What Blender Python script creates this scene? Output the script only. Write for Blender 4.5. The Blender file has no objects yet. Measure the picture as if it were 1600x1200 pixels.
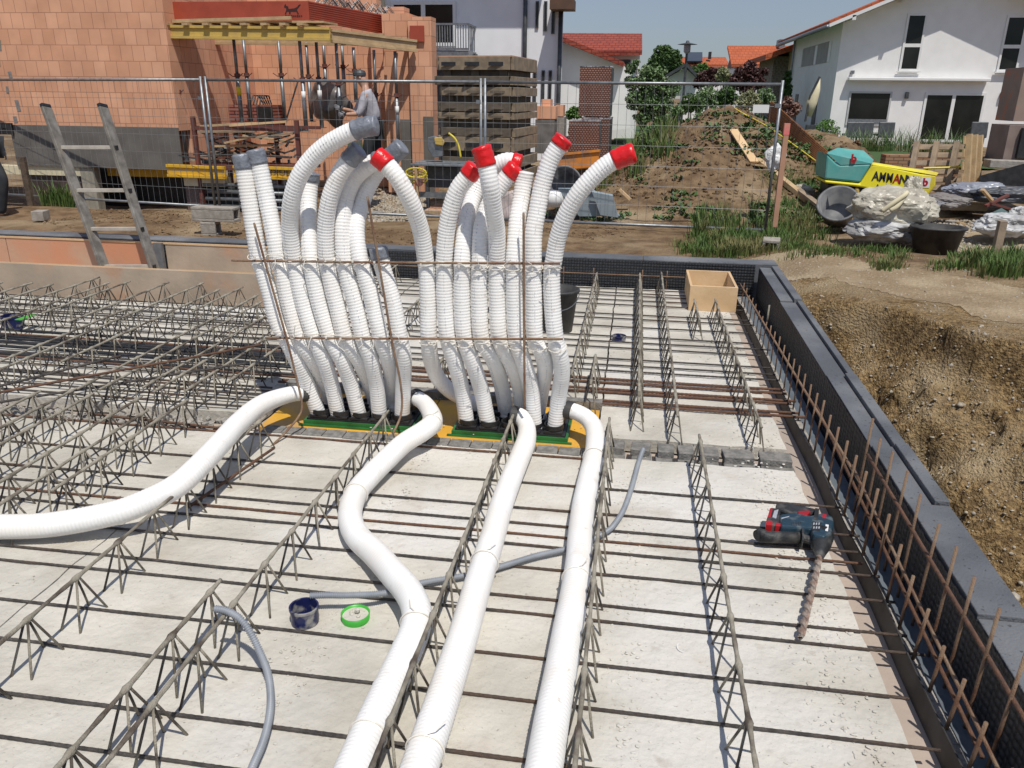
import bpy, bmesh, math, random
from mathutils import Vector, Matrix, noise
V = Vector
random.seed(7)
R_ = random.uniform
S = bpy.context.scene
COL = S.collection
# ------------------------------------------------------------------ camera
F = 1237.0
_Y = V((202, 450, -F)).normalized()
_X = V((8800, -550, F)); _X = (_X - _X.dot(_Y) * _Y).normalized()
_Z = _X.cross(_Y)
RM = Matrix((_X, _Y, _Z))
H = 1.5
cd = bpy.data.cameras.new('camera'); cam = bpy.data.objects.new('camera', cd); COL.objects.link(cam)
cd.sensor_fit = 'HORIZONTAL'; cd.sensor_width = 36.0; cd.lens = F / 1600 * 36
cd.clip_start = 0.05; cd.clip_end = 3000
cam.matrix_world = Matrix.Translation((0, 0, H)) @ RM.to_4x4()
S.camera = cam
# ------------------------------------------------------------------ light
SUN = V((0.24, -0.45, 1.0)).normalized()
elev = math.asin(SUN.z)
w = bpy.data.worlds.new('World'); S.world = w; w.use_nodes = True
nt = w.node_tree; bg = nt.nodes['Background']
sky = nt.nodes.new('ShaderNodeTexSky'); sky.sky_type = 'NISHITA'; sky.sun_disc = False
sky.sun_elevation = elev; sky.sun_rotation = math.atan2(SUN.x, SUN.y)
sky.altitude = 500; sky.air_density = 1.0; sky.dust_density = 0.15; sky.ozone_density = 4
tint = nt.nodes.new('ShaderNodeMix'); tint.data_type = 'RGBA'; tint.blend_type = 'MULTIPLY'; tint.inputs[0].default_value = 1
tint.inputs[7].default_value = (.95, .97, 1.04, 1)
hs = nt.nodes.new('ShaderNodeHueSaturation'); hs.inputs['Saturation'].default_value = .62
nt.links.new(sky.outputs[0], hs.inputs['Color']); nt.links.new(hs.outputs[0], tint.inputs[6]); wtc = nt.nodes.new('ShaderNodeTexCoord'); wsp = nt.nodes.new('ShaderNodeSeparateXYZ'); nt.links.new(wtc.outputs['Generated'], wsp.inputs[0])
wmr = nt.nodes.new('ShaderNodeMapRange'); wmr.inputs[1].default_value = .02; wmr.inputs[2].default_value = .45; wmr.inputs[3].default_value = .60; wmr.inputs[4].default_value = 1.25
nt.links.new(wsp.outputs[2], wmr.inputs[0]); wm = nt.nodes.new('ShaderNodeMix'); wm.data_type = 'RGBA'; wm.blend_type = 'MULTIPLY'; wm.inputs[0].default_value = 1
nt.links.new(tint.outputs[2], wm.inputs[6]); nt.links.new(wmr.outputs[0], wm.inputs[7]); nt.links.new(wm.outputs[2], bg.inputs[0]); bg.inputs[1].default_value = 0.085
sl = bpy.data.lights.new('sun', 'SUN'); so = bpy.data.objects.new('sun', sl); COL.objects.link(so)
sl.energy = 3.7; sl.angle = math.radians(0.5); sl.color = (1.0, 0.95, 0.87)
so.rotation_euler = SUN.to_track_quat('Z', 'Y').to_euler()
S.view_settings.view_transform = 'Standard'; S.view_settings.look = 'None'
S.view_settings.gamma = 1; S.view_settings.exposure = 0.10

# ------------------------------------------------------------------ helpers
def ray(px, py): return RM @ V((px - 800, 600 - py, -F))
CP = V((0, 0, H))
def A(px, py, y=None, z=None, x=None):
    d = ray(px, py)
    t = y / d.y if y is not None else ((z - H) / d.z if z is not None else x / d.x)
    return CP + d * t
def sm(x, a, b):
    t = max(0, min(1, (x - a) / (b - a))); return t * t * (3 - 2 * t)
def tag(o, label=None, cat=None, group=None, kind=None):
    if label: o['label'] = label
    if cat: o['category'] = cat
    if group: o['group'] = group
    if kind: o['kind'] = kind
    return o
def empty(name, loc, label, cat, group=None, rz=0):
    o = bpy.data.objects.new(name, None); COL.objects.link(o); o.location = loc; o.rotation_euler = (0, 0, rz)
    o.empty_display_size = .1
    return tag(o, label, cat, group)
class B:
    def __init__(s): s.v = []; s.f = []
    def add(s, vs, fs):
        n = len(s.v); s.v += [V(v) for v in vs]; s.f += [tuple(n + i for i in f) for f in fs]; return s
    def box(s, c, d, rz=0, m=None):
        x, y, z = d[0] / 2, d[1] / 2, d[2] / 2
        vs = [V((a, b, e)) for e in (-z, z) for a, b in ((-x, -y), (x, -y), (x, y), (-x, y))]
        mm = m if m is not None else Matrix.Rotation(rz, 3, 'Z')
        return s.add([mm @ v + V(c) for v in vs], [(3, 2, 1, 0), (4, 5, 6, 7), (0, 1, 5, 4), (1, 2, 6, 5), (2, 3, 7, 6), (3, 0, 4, 7)])
    def bx(s, x0, x1, y0, y1, z0, z1):
        return s.box(((x0 + x1) / 2, (y0 + y1) / 2, (z0 + z1) / 2), (x1 - x0, y1 - y0, z1 - z0))
    def hexa(s, b4, t4):
        return s.add(list(b4) + list(t4), [(3, 2, 1, 0), (4, 5, 6, 7), (0, 1, 5, 4), (1, 2, 6, 5), (2, 3, 7, 6), (3, 0, 4, 7)])
    def beam(s, a, b, w_, h_, up=(0, 0, 1)):
        a = V(a); b = V(b); d = (b - a).normalized(); sd = d.cross(V(up))
        if sd.length < 1e-4: sd = d.cross(V((0, 1, 0)))
        sd.normalize(); u = sd.cross(d)
        q = [sd * i * w_ / 2 + u * j * h_ / 2 for i, j in ((-1, -1), (1, -1), (1, 1), (-1, 1))]
        return s.hexa([a + k for k in q], [b + k for k in q])
    def tube(s, pts, r, n=8, caps=True):
        pts = [V(p) for p in pts]; m = len(pts)
        rr = r if isinstance(r, (list, tuple)) else [r] * m
        T = [(pts[min(i + 1, m - 1)] - pts[max(i - 1, 0)]).normalized() for i in range(m)]
        up = V((0, 0, 1)) if abs(T[0].z) < .9 else V((0, 1, 0))
        nrm = T[0].cross(up).normalized(); base = len(s.v); vs = []; fs = []
        for i in range(m):
            nrm = (nrm - T[i] * nrm.dot(T[i])).normalized(); bn = T[i].cross(nrm)
            for k in range(n):
                a = 2 * math.pi * k / n; vs.append(pts[i] + (nrm * math.cos(a) + bn * math.sin(a)) * rr[i])
        for i in range(m - 1):
            for k in range(n):
                k2 = (k + 1) % n; fs.append((i * n + k, i * n + k2, (i + 1) * n + k2, (i + 1) * n + k))
        if caps: fs.append(tuple(range(n - 1, -1, -1))); fs.append(tuple((m - 1) * n + k for k in range(n)))
        return s.add(vs, fs)
    def cyl(s, a, b, r, n=12, r2=None): return s.tube([a, b], [r, r if r2 is None else r2], n)
    def prism(s, front, back):
        n = len(front); fs = [tuple(range(n)), tuple(range(2 * n - 1, n - 1, -1))]
        fs += [(i, n + i, n + (i + 1) % n, (i + 1) % n) for i in range(n)]
        return s.add(list(front) + list(back), fs)
    def lathe(s, c, prof, n=24, m=None):
        mm = m if m is not None else Matrix.Identity(3); vs = []; fs = []
        for r, z in prof:
            for k in range(n):
                a = 2 * math.pi * k / n; vs.append(V(c) + mm @ V((r * math.cos(a), r * math.sin(a), z)))
        for i in range(len(prof) - 1):
            for k in range(n):
                k2 = (k + 1) % n; fs.append((i * n + k, i * n + k2, (i + 1) * n + k2, (i + 1) * n + k))
        return s.add(vs, fs)
    def blob(s, c, r, sub=1, sq=(1, 1, 1), jit=.25):
        bm = bmesh.new(); bmesh.ops.create_icosphere(bm, subdivisions=sub, radius=1)
        o = V((R_(0, 99), R_(0, 99), R_(0, 99))); rot = Matrix.Rotation(R_(0, 6.28), 3, 'Z')
        vs = [V(c) + rot @ V((v.co.x * sq[0], v.co.y * sq[1], v.co.z * sq[2])) * r * (1 + jit * noise.noise(v.co * 1.3 + o) * 2) for v in bm.verts]
        fs = [tuple(v.index for v in f.verts) for f in bm.faces]; bm.free()
        return s.add(vs, fs)
    def build(s, name, mat, parent=None, smooth=False, bevel=0, loc=None, **tg):
        if parent is not None: L = V(parent.location)
        elif loc is not None: L = V(loc)
        else:
            L = V((sum(v.x for v in s.v) / len(s.v), sum(v.y for v in s.v) / len(s.v), min(v.z for v in s.v)))
        me = bpy.data.meshes.new(name)
        me.from_pydata([tuple(v - L) for v in s.v], [], s.f); me.update()
        bm = bmesh.new(); bm.from_mesh(me); bmesh.ops.recalc_face_normals(bm, faces=bm.faces); bm.to_mesh(me); bm.free()
        me.materials.append(mat)
        if smooth: me.polygons.foreach_set('use_smooth', [True] * len(me.polygons))
        o = bpy.data.objects.new(name, me); COL.objects.link(o)
        if parent is not None:
            # grand-children: parent location chain
            o.parent = parent; o.location = (0, 0, 0)
        else: o.location = L
        if bevel:
            b = o.modifiers.new('bevel', 'BEVEL'); b.width = bevel; b.segments = 2; b.limit_method = 'ANGLE'
        o['_L'] = list(L)
        tag(o, **tg); return o
def sub(b, name, mat, part, **k):      # sub-part: same offset as its part
    L = V(part['_L']); o = b.build(name, mat, loc=L, **k); o.parent = part; o.location = (0, 0, 0); return o
def spline(P, step):
    P = [V(p) for p in P]; Q = [P[0] * 2 - P[1]] + P + [P[-1] * 2 - P[-2]]; out = []
    for i in range(1, len(Q) - 2):
        p0, p1, p2, p3 = Q[i - 1:i + 3]
        for k in range(24):
            t = k / 24
            out.append(.5 * ((2 * p1) + (p2 - p0) * t + (2 * p0 - 5 * p1 + 4 * p2 - p3) * t * t + (3 * p1 - p0 - 3 * p2 + p3) * t ** 3))
    out.append(P[-1]); res = [out[0]]; acc = 0
    for a, b in zip(out, out[1:]):
        L = (b - a).length
        while L > 0 and acc + L >= step:
            a = a + (b - a) * ((step - acc) / L); L = (b - a).length; res.append(a.copy()); acc = 0
        acc += L
    return res

# ------------------------------------------------------------------ materials
def M(name, c1, c2=None, scale=6, rough=.7, bump=0, bscale=60, metal=0, c3=None, s3=2, spec=.5, detail=6, lo=.38, hi=.62, dist=.01, alpha=None, speck=None):
    m = bpy.data.materials.new(name); m.use_nodes = True; n = m.node_tree.nodes; l = m.node_tree.links
    p = n['Principled BSDF']; p.inputs['Roughness'].default_value = rough; p.inputs['Metallic'].default_value = metal
    p.inputs['Specular IOR Level'].default_value = spec
    tc = n.new('ShaderNodeTexCoord')
    def ramp(sc, a, b, lo, hi, off=0):
        mp = n.new('ShaderNodeMapping'); mp.inputs['Location'].default_value = (off, off * .7, off * 1.3)
        l.new(tc.outputs['Object'], mp.inputs[0])
        nz = n.new('ShaderNodeTexNoise'); nz.inputs['Scale'].default_value = sc; nz.inputs['Detail'].default_value = detail
        l.new(mp.outputs[0], nz.inputs['Vector'])
        r = n.new('ShaderNodeValToRGB'); r.color_ramp.elements[0].position = lo; r.color_ramp.elements[1].position = hi
        l.new(nz.outputs[0], r.inputs[0]); return r
    c2 = c2 or tuple(x * .8 for x in c1)
    r = ramp(scale, c1, c2, lo, hi); r.color_ramp.elements[0].color = (*c1, 1); r.color_ramp.elements[1].color = (*c2, 1)
    out = r.outputs[0]
    if c3:
        r3 = ramp(s3, None, None, .5, .66, 5.3); mx = n.new('ShaderNodeMix'); mx.data_type = 'RGBA'
        l.new(r3.outputs[0], mx.inputs[0]); l.new(out, mx.inputs[6]); mx.inputs[7].default_value = (*c3, 1); out = mx.outputs[2]
    for q_, (sc_, sca, slo, shi) in enumerate(speck or ()):
        rs = ramp(sca, None, None, slo, shi, 11.7 + 5 * q_); mx = n.new('ShaderNodeMix'); mx.data_type = 'RGBA'
        l.new(rs.outputs[0], mx.inputs[0]); l.new(out, mx.inputs[6]); mx.inputs[7].default_value = (*sc_, 1); out = mx.outputs[2]
    l.new(out, p.inputs['Base Color'])
    if bump:
        nb = n.new('ShaderNodeTexNoise'); nb.inputs['Scale'].default_value = bscale; nb.inputs['Detail'].default_value = 5
        l.new(tc.outputs['Object'], nb.inputs['Vector']); bp = n.new('ShaderNodeBump'); bp.inputs['Strength'].default_value = bump
        bp.inputs['Distance'].default_value = dist
        l.new(nb.outputs[0], bp.inputs['Height']); l.new(bp.outputs[0], p.inputs['Normal'])
    m['out'] = 1
    if alpha is not None:
        p.inputs['Alpha'].default_value = alpha
    return m
def brick(name, c1, c2, mortar, bw, bh, ms=.01, off=.5, rough=.85, axis='x', bump=.3, moff=0):
    m = bpy.data.materials.new(name); m.use_nodes = True; n = m.node_tree.nodes; l = m.node_tree.links
    p = n['Principled BSDF']; p.inputs['Roughness'].default_value = rough; p.inputs['Specular IOR Level'].default_value = .2
    g = n.new('ShaderNodeTexCoord'); sp = n.new('ShaderNodeSeparateXYZ'); l.new(g.outputs['Object'], sp.inputs[0])
    cb = n.new('ShaderNodeCombineXYZ')
    if axis == 'xy':
        ad = n.new('ShaderNodeMath'); ad.operation = 'ADD'; l.new(sp.outputs[0], ad.inputs[0]); l.new(sp.outputs[1], ad.inputs[1]); l.new(ad.outputs[0], cb.inputs[0])
    else: l.new(sp.outputs[0 if axis == 'x' else 1], cb.inputs[0])
    l.new(sp.outputs[2], cb.inputs[1])
    t = n.new('ShaderNodeTexBrick'); l.new(cb.outputs[0], t.inputs['Vector'])
    t.offset = off; t.inputs['Scale'].default_value = 1; t.inputs['Brick Width'].default_value = bw; t.inputs['Row Height'].default_value = bh
    t.inputs['Mortar Size'].default_value = ms; t.inputs['Mortar Smooth'].default_value = .3; t.inputs['Bias'].default_value = 0
    t.inputs['Color1'].default_value = (*c1, 1); t.inputs['Color2'].default_value = (*c2, 1); t.inputs['Mortar'].default_value = (*mortar, 1)
    nz = n.new('ShaderNodeTexNoise'); nz.inputs['Scale'].default_value = 2.5; nz.inputs['Detail'].default_value = 8; l.new(g.outputs['Object'], nz.inputs['Vector'])
    mp = n.new('ShaderNodeMapRange'); mp.inputs[1].default_value = .3; mp.inputs[2].default_value = .7; mp.inputs[3].default_value = .86; mp.inputs[4].default_value = 1.07; l.new(nz.outputs[0], mp.inputs[0])
    mx = n.new('ShaderNodeMix'); mx.data_type = 'RGBA'; mx.blend_type = 'MULTIPLY'; mx.inputs[0].default_value = 1
    l.new(t.outputs['Color'], mx.inputs[6]); l.new(mp.outputs[0], mx.inputs[7]); l.new(mx.outputs[2], p.inputs['Base Color'])
    bp = n.new('ShaderNodeBump'); bp.invert = True; bp.inputs['Strength'].default_value = bump; bp.inputs['Distance'].default_value = .01
    l.new(t.outputs['Fac'], bp.inputs['Height']); l.new(bp.outputs[0], p.inputs['Normal'])
    return m
def dimple(name, col, pitch):
    m = bpy.data.materials.new(name); m.use_nodes = True; n = m.node_tree.nodes; l = m.node_tree.links
    p = n['Principled BSDF']; p.inputs['Roughness'].default_value = .5
    g = n.new('ShaderNodeTexCoord'); mp = n.new('ShaderNodeMapping'); l.new(g.outputs['Object'], mp.inputs[0])
    v = n.new('ShaderNodeTexVoronoi'); v.inputs['Scale'].default_value = 1 / pitch; v.inputs['Randomness'].default_value = .12
    l.new(mp.outputs[0], v.inputs['Vector']); r = n.new('ShaderNodeValToRGB')
    r.color_ramp.elements[0].position = .3; r.color_ramp.elements[1].position = .55
    r.color_ramp.elements[0].color = (*col, 1); r.color_ramp.elements[1].color = (*[c * .35 for c in col], 1)
    l.new(v.outputs['Distance'], r.inputs[0]); l.new(r.outputs[0], p.inputs['Base Color'])
    bp = n.new('ShaderNodeBump'); bp.invert = True; bp.inputs['Strength'].default_value = 1; bp.inputs['Distance'].default_value = .012
    l.new(v.outputs['Distance'], bp.inputs['Height']); l.new(bp.outputs[0], p.inputs['Normal']); return m
CON = M('concrete', (.59, .56, .495), (.44, .415, .36), 2.3, .9, .8, 38, c3=(.62, .60, .56), s3=1.1, spec=.2, dist=.008, detail=12, speck=(((.33, .31, .27), 90, .64, .74), ((.42, .39, .34), 17, .62, .8), ((.42, .37, .30), 4, .58, .85), ((.40, .22, .11), 7, .74, .80)))
CON_E = M('broken_concrete', (.42, .39, .35), (.25, .235, .21), 25, .95, 1, 60, spec=.1)
AAC = M('aerated_block', (.25, .24, .225), (.16, .155, .145), 30, .95, .6, 120, spec=.1)
REB = M('dark_rebar', (.062, .056, .053), (.12, .105, .095), 30, .55, .6, 400, .5, c3=(.13, .08, .055), s3=2.5)
RUST = M('rusty_rebar', (.17, .085, .05), (.11, .06, .04), 40, .8, .6, 300, .15)
RUSTY = M('splashed_rebar', (.18, .09, .052), (.29, .20, .13), 10, .8, .6, 300, .1)
SPL = M('cement_splashed_steel', (.34, .31, .25), (.25, .225, .175), 22, .9, 1, 200, c3=(.085, .065, .05), s3=9, dist=.004)
LACE = M('lacing_wire', (.085, .07, .056), (.33, .30, .235), 9, .75, .6, 200, .2, lo=.42, hi=.56)
DKB = M('blackish_bar', (.022, .025, .03), (.045, .045, .048), 20, .5, .3, 200, .4)
PIPE = M('white_pipe', (.88, .87, .85), (.84, .83, .80), 9, .38, 0, c3=(.83, .80, .75), s3=4, speck=(((.55, .48, .38), 30, .68, .80), ((.70, .65, .57), 9, .62, .8)))
PIPEC = PIPE
PRT = M('print_ink', (.48, .48, .52), (.58, .58, .62), 5, .6)
REDC = M('red_tape', (.75, .012, .014), (.62, .01, .012), 15, .28, .4, 50)
GRYC = M('grey_duct_tape', (.17, .185, .215), (.27, .285, .32), 20, .38, .6, 60, .2)
TIE = M('cable_tie_nylon', (.78, .74, .66), (.7, .66, .58), 20, .4)
YEL = M('yellow_board', (.70, .37, .04), (.62, .33, .03), 9, .55, .2, 40, c3=(.5, .30, .10), s3=6)
GREEN = M('green_plastic', (.018, .10, .028), (.03, .17, .045), 8, .35)
BLK = M('black_plastic', (.013, .013, .015), (.028, .028, .03), 12, .45)
BLKD = M('dusty_black_plastic', (.02, .02, .022), (.06, .058, .055), 7, .6)
GCON = M('grey_conduit', (.22, .24, .27), (.28, .30, .33), 12, .45)
BLUE = M('blue_plastic', (.008, .012, .06), (.012, .018, .09), 12, .35, c3=(.30, .29, .27), s3=30)
LGRN = M('bright_green_plastic', (.06, .45, .05), (.05, .35, .04), 10, .4)
GRAPH = M('graphite_insulation', (.088, .094, .105), (.115, .122, .135), 5, .8, .4, 150, c3=(.19, .195, .205), s3=1.5, speck=(((.05, .05, .055), 60, .62, .7),))
LEDGE = M('bluish_membrane', (.14, .165, .19), (.10, .12, .14), 6, .6, .2, 50)
DIMP = dimple('dimpled_sheet', (.042, .045, .053), .0235)
WOODL = M('light_plywood', (.66, .46, .26), (.58, .39, .21), 5, .7, .2, 40)
WOODG = M('greyed_wood', (.36, .27, .185), (.25, .19, .135), 6, .85, .4, 50)
WOODT = M('tan_timber', (.50, .36, .20), (.40, .28, .155), 7, .8, .3, 50)
PLYO = M('orange_formply', (.60, .27, .15), (.52, .30, .19), 1.6, .6, .2, 20, c3=(.50, .38, .27), s3=1.3)
PLYG = M('used_formply', (.45, .36, .27), (.36, .29, .22), 3, .7, .3, 20, c3=(.48, .26, .15), s3=2)
TAN = M('formwork_floor', (.44, .36, .30), (.37, .31, .265), 3, .8, .3, 30)
ALU = M('ladder_aluminium', (.25, .225, .19), (.16, .145, .125), 12, .6, .3, 40, .3, c3=(.3, .28, .25), s3=9)
ALUR = M('bright_rung_aluminium', (.62, .58, .50), (.5, .46, .4), 12, .45, .1, 40, .4)
GALV = M('galvanised_steel', (.19, .205, .22), (.27, .285, .30), 14, .45, .1, 30, .6)
WIRE = M('fence_wire', (.27, .28, .29), (.2, .21, .22), 8, .5, 0, metal=.5)
WHT = M('white_render', (.80, .795, .78), (.76, .755, .74), 2, .9, .2, 90, spec=.1)
WHT2 = M('cool_white_render', (.82, .83, .85), (.78, .79, .81), 2, .9, .2, 90, spec=.1)
CREAM = M('cream_insulation', (.66, .60, .42), (.6, .54, .37), 8, .9)
PLINTH = M('grey_waterproofing', (.115, .105, .095), (.15, .14, .125), 3, .8, .3, 40)
GLASS = M('dark_window_glass', (.010, .012, .011), (.02, .022, .02), 1, .12, 0, spec=.25)
FRAME = M('white_window_frame', (.75, .75, .74), (.7, .7, .69), 3, .5)
DGREY = M('dark_grey_metal', (.05, .055, .06), (.08, .085, .09), 6, .5, metal=.3)
TILE = brick('red_roof_tiles', (.33, .075, .045), (.28, .06, .04), (.16, .04, .03), .3, .13, .02, .5, .7, 'x', .8)
TILE2 = brick('orange_roof_tiles', (.50, .13, .055), (.42, .11, .045), (.30, .08, .04), .3, .2, .02, .5, .7, 'x', .8)
BRK = brick('orange_clay_blocks', (.74, .41, .26), (.64, .33, .20), (.42, .22, .14), .21, .245, .006)
BRKY = brick('orange_clay_blocks_side', (.74, .42, .275), (.66, .345, .22), (.42, .22, .15), .21, .245, .006, axis='y')
PERF = dimple('perforated_brick', (.34, .17, .12), .06)
PBRK = brick('stacked_perforated_bricks', (.38, .22, .17), (.31, .165, .12), (.10, .05, .04), .05, .035, .011, .5, .8, 'xy')
REDP = M('red_film_panel', (.38, .07, .035), (.32, .058, .03), 4, .45)
YBEAM = M('yellow_timber_beam', (.58, .40, .09), (.48, .34, .10), 7, .65, .2, 30)
YBEAM2 = M('yellow_painted_beam', (.70, .42, .03), (.6, .35, .03), 7, .6)
SOIL = M('brown_soil', (.22, .15, .088), (.13, .085, .05), 5, .95, 1, 22, c3=(.31, .235, .15), s3=.9, spec=.1, detail=12, dist=.04)
PITM = M('gravelly_clay', (.38, .26, .125), (.16, .105, .052), 26, .95, 1, 55, c3=(.43, .33, .20), s3=1.7, spec=.1, detail=14, dist=.05, lo=.36, hi=.6)
PATH = M('dusty_path', (.27, .20, .125), (.39, .31, .205), 2.2, .95, .9, 30, spec=.1, dist=.03, detail=12, c3=(.24, .175, .11), s3=1.3, speck=(((.5, .44, .34), 40, .62, .7),))
PEB = M('pebbles', (.46, .41, .32), (.24, .19, .13), 34, .85, c3=(.33, .31, .28), s3=23)
GRS = M('grass_blades', (.06, .12, .022), (.10, .16, .035), 3, .7, c3=(.20, .18, .07), s3=2)
LAWN = M('lawn', (.05, .10, .022), (.04, .08, .018), 6, .9, .8, 60)
BARK = M('bark', (.12, .085, .06), (.07, .05, .035), 15, .9, .8, 40)
LEAFD = M("dark_leaves", (.045, .095, .022), (.07, .13, .03), 3, .6)
LEAFM = M('apple_leaves', (.10, .18, .06), (.15, .24, .09), 6, .55, c3=(.26, .32, .18), s3=7)
LEAFR = M('copper_leaves', (.06, .022, .022), (.09, .035, .03), 3, .6)
LEAFP = M('pale_leaves', (.30, .30, .16), (.22, .24, .12), 3, .6)
LEAFG = M('bright_leaves', (.11, .22, .04), (.08, .17, .03), 3, .6)
PINKF = M('dusty_pink_leaves', (.25, .13, .11), (.18, .11, .08), 3, .7)

def topmix(m, col, z0, z1):
    n = m.node_tree.nodes; l = m.node_tree.links; p = n['Principled BSDF']; old = p.inputs['Base Color'].links[0].from_socket
    g = n.new('ShaderNodeTexCoord'); sp = n.new('ShaderNodeSeparateXYZ'); l.new(g.outputs['Object'], sp.inputs[0])
    nz = n.new('ShaderNodeTexNoise'); nz.inputs['Scale'].default_value = 3; nz.inputs['Detail'].default_value = 8; l.new(g.outputs['Object'], nz.inputs['Vector'])
    a = n.new('ShaderNodeMath'); a.operation = 'MULTIPLY_ADD'; l.new(nz.outputs[0], a.inputs[0]); a.inputs[1].default_value = .5; l.new(sp.outputs[2], a.inputs[2])
    mr = n.new('ShaderNodeMapRange'); mr.inputs[1].default_value = z0; mr.inputs[2].default_value = z1; l.new(a.outputs[0], mr.inputs[0])
    mx = n.new('ShaderNodeMix'); mx.data_type = 'RGBA'; l.new(mr.outputs[0], mx.inputs[0]); l.new(old, mx.inputs[6]); mx.inputs[7].default_value = (*col, 1); l.new(mx.outputs[2], p.inputs['Base Color'])
topmix(PITM, (.34, .255, .155), .11, .20)
# ------------------------------------------------------------------ terrain
def hbase(x, y):
    z = -.30
    z += .20 * sm(x, 1.2, 2.0) * (1 - sm(y, 8.5, 11))
    z -= .22 * (1 - sm(x, -9, -5)) * sm(y, 11.5, 13)
    z += .15 * sm(x, 2.5, 5) * sm(y, 10, 12)
    z -= .25 * sm(y, 22, 40)
    # spoil mound
    xc = 1.2 + .14 * (y - 13)
    hm = 1.5 * sm(y, 11.9, 17) * (1 - .55 * sm(y, 19, 30))
    dx = x - xc; wd = 1.75 if dx < 0 else 1.3
    z += hm * math.exp(-abs(dx / wd) ** 2.1 * .9)
    # second berm right of mound
    z += .75 * sm(y, 13, 17) * (1 - .5 * sm(y, 20, 30)) * math.exp(-((x - (3.5 + .12 * (y - 13))) / .9) ** 2)
    return z
EA, EB = V((1.15, 7.6)), V((3.3, 5.25)); EN = V((-(EB - EA).y, (EB - EA).x)).normalized()
if EN.dot(V((0, 0)) - EA) < 0: EN = -EN
def hgt(x, y):
    z = hbase(x, y)
    p = V((x, y, 0))
    e = (V((x, y)) - EA).dot(EN) + .16 * noise.noise(p * 1.3) + .07 * noise.noise(p * 4)
    rough = .03
    mnd = sm(z, -.1, .5)
    z += mnd * (.16 * noise.noise(p * 1.6) + .10 * noise.noise(p * 4.5) + .05 * noise.noise(p * 11))
    z += .05 * noise.noise(p * .9) * sm(y, 7, 9) + .018 * noise.noise(p * 3.3)
    if e > 0 and x > 1.0 and y < 9:
        z -= min(2.3, 1.25 * e + .16 * sm(e, 0, .10))
    return z
def grid(name, xs, ys, hf, mat, skip=None, dz=0, **k):
    b = B(); idx = {}
    for j, y in enumerate(ys):
        for i, x in enumerate(xs):
            idx[i, j] = len(b.v); b.v.append(V((x, y, hf(x, y) + dz)))
    for j in range(len(ys) - 1):
        for i in range(len(xs) - 1):
            if skip and skip((xs[i] + xs[i + 1]) / 2, (ys[j] + ys[j + 1]) / 2): continue
            b.f.append((idx[i, j], idx[i + 1, j], idx[i + 1, j + 1], idx[i, j + 1]))
    return b.build(name, mat, smooth=True, loc=(0, 0, 0), **k)
def fr(a, b, s):
    n = max(1, round((b - a) / s)); return [a + (b - a) * i / n for i in range(n + 1)]
def ux(*segs):
    out = []
    for a, b, s in segs: out += fr(a, b, s)[(1 if out else 0):]
    return out
X1, Y1 = 1.13, 6.72
gx_ = ux((-400, -40, 40), (-40, -12, 2), (-12, -1, .16), (-1, X1, .071), (X1, 4.6, .07), (4.6, 9, .15), (9, 40, 2), (40, 400, 40))
gy_ = ux((-60, -2, 6), (-2, Y1, .872), (Y1, 9, .12), (9, 20, .085), (20, 34, .3), (34, 60, 2), (60, 700, 40))
def skipf(x, y): return (y < Y1 and x < X1 and x > -8) or (X1 - .01 < x < 4.6 and .8 < y < 7.95)
def hclean(x, y): return hgt(x, y)
grid('ground', gx_, gy_, hclean, SOIL, skip=lambda x, y: skipf(x, y) or (x > X1 - .01 and x < 4.6 and y < .8) , kind='structure')
def pitpt(x, y):
    z = hgt(x, y); e = (V((x, y)) - EA).dot(EN); k = sm(e, -.12, .3) * (1 - sm(y, 7.5, 7.9)) * sm(x, X1, X1 + .12) * (1 - sm(x, 4.4, 4.6)); p = V((x, y, z)); n_ = V((EN.x * .75, EN.y * .75, .66))
    if k <= 0: return p
    q = .13 * noise.noise(p * 1.9 + V((9, 0, 0))) + .055 * noise.noise(p * 4.6) + .035 * noise.noise(p * 10) + .028 * abs(noise.noise(p * 20)) + .028 * noise.noise(p * 38)
    return p + n_ * k * q
b = B(); xs_, ys_ = fr(X1, 4.6, .022), fr(.3, 7.96, .024); nx = len(xs_)
for y in ys_:
    for x in xs_: b.v.append(pitpt(x, y))
for j in range(len(ys_) - 1):
    for i in range(nx - 1): b.f.append((j * nx + i, j * nx + i + 1, (j + 1) * nx + i + 1, (j + 1) * nx + i))
b.build('pit_slope', PITM, smooth=True, loc=(0, 0, 0), kind='structure')
def hit(px, py):
    d = ray(px, py).normalized(); t = 4.0
    while t < 60:
        p = CP + d * t
        if p.z < hgt(p.x, p.y): return p
        t += .03
    return CP + d * 20
grid('path', ux((X1, 4.6, .05), (4.6, 10, .2)), ux((5, 9.6, .05)), hgt, PATH, dz=.003, kind='structure',
     skip=lambda x, y: not (-1.75 < (V((x, y)) - EA).dot(EN) + .35 * noise.noise(V((x, y, 3)) * 1.1) and (V((x, y)) - EA).dot(EN) < -.55 + .3 * noise.noise(V((x, y, 7)) * 2)))
grid('lawn', ux((-6, 9, .3)), ux((22, 60, 1)), hgt, LAWN, dz=.05, kind='structure', skip=lambda x, y: not (-1.2 < x < 9) or (x > .5 and y < 30) and x < 6)
grid('gravel_bed', ux((3.6, 7.6, .1)), ux((9.3, 12.6, .1)), hgt, PATH, dz=.012, kind='structure',
     skip=lambda x, y: x < 3.9 + .5 * noise.noise(V((x, y, 1))) + (y - 9.3) * .15 or y < 9.6 + .3 * noise.noise(V((x * 2, y, 5))))
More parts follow.
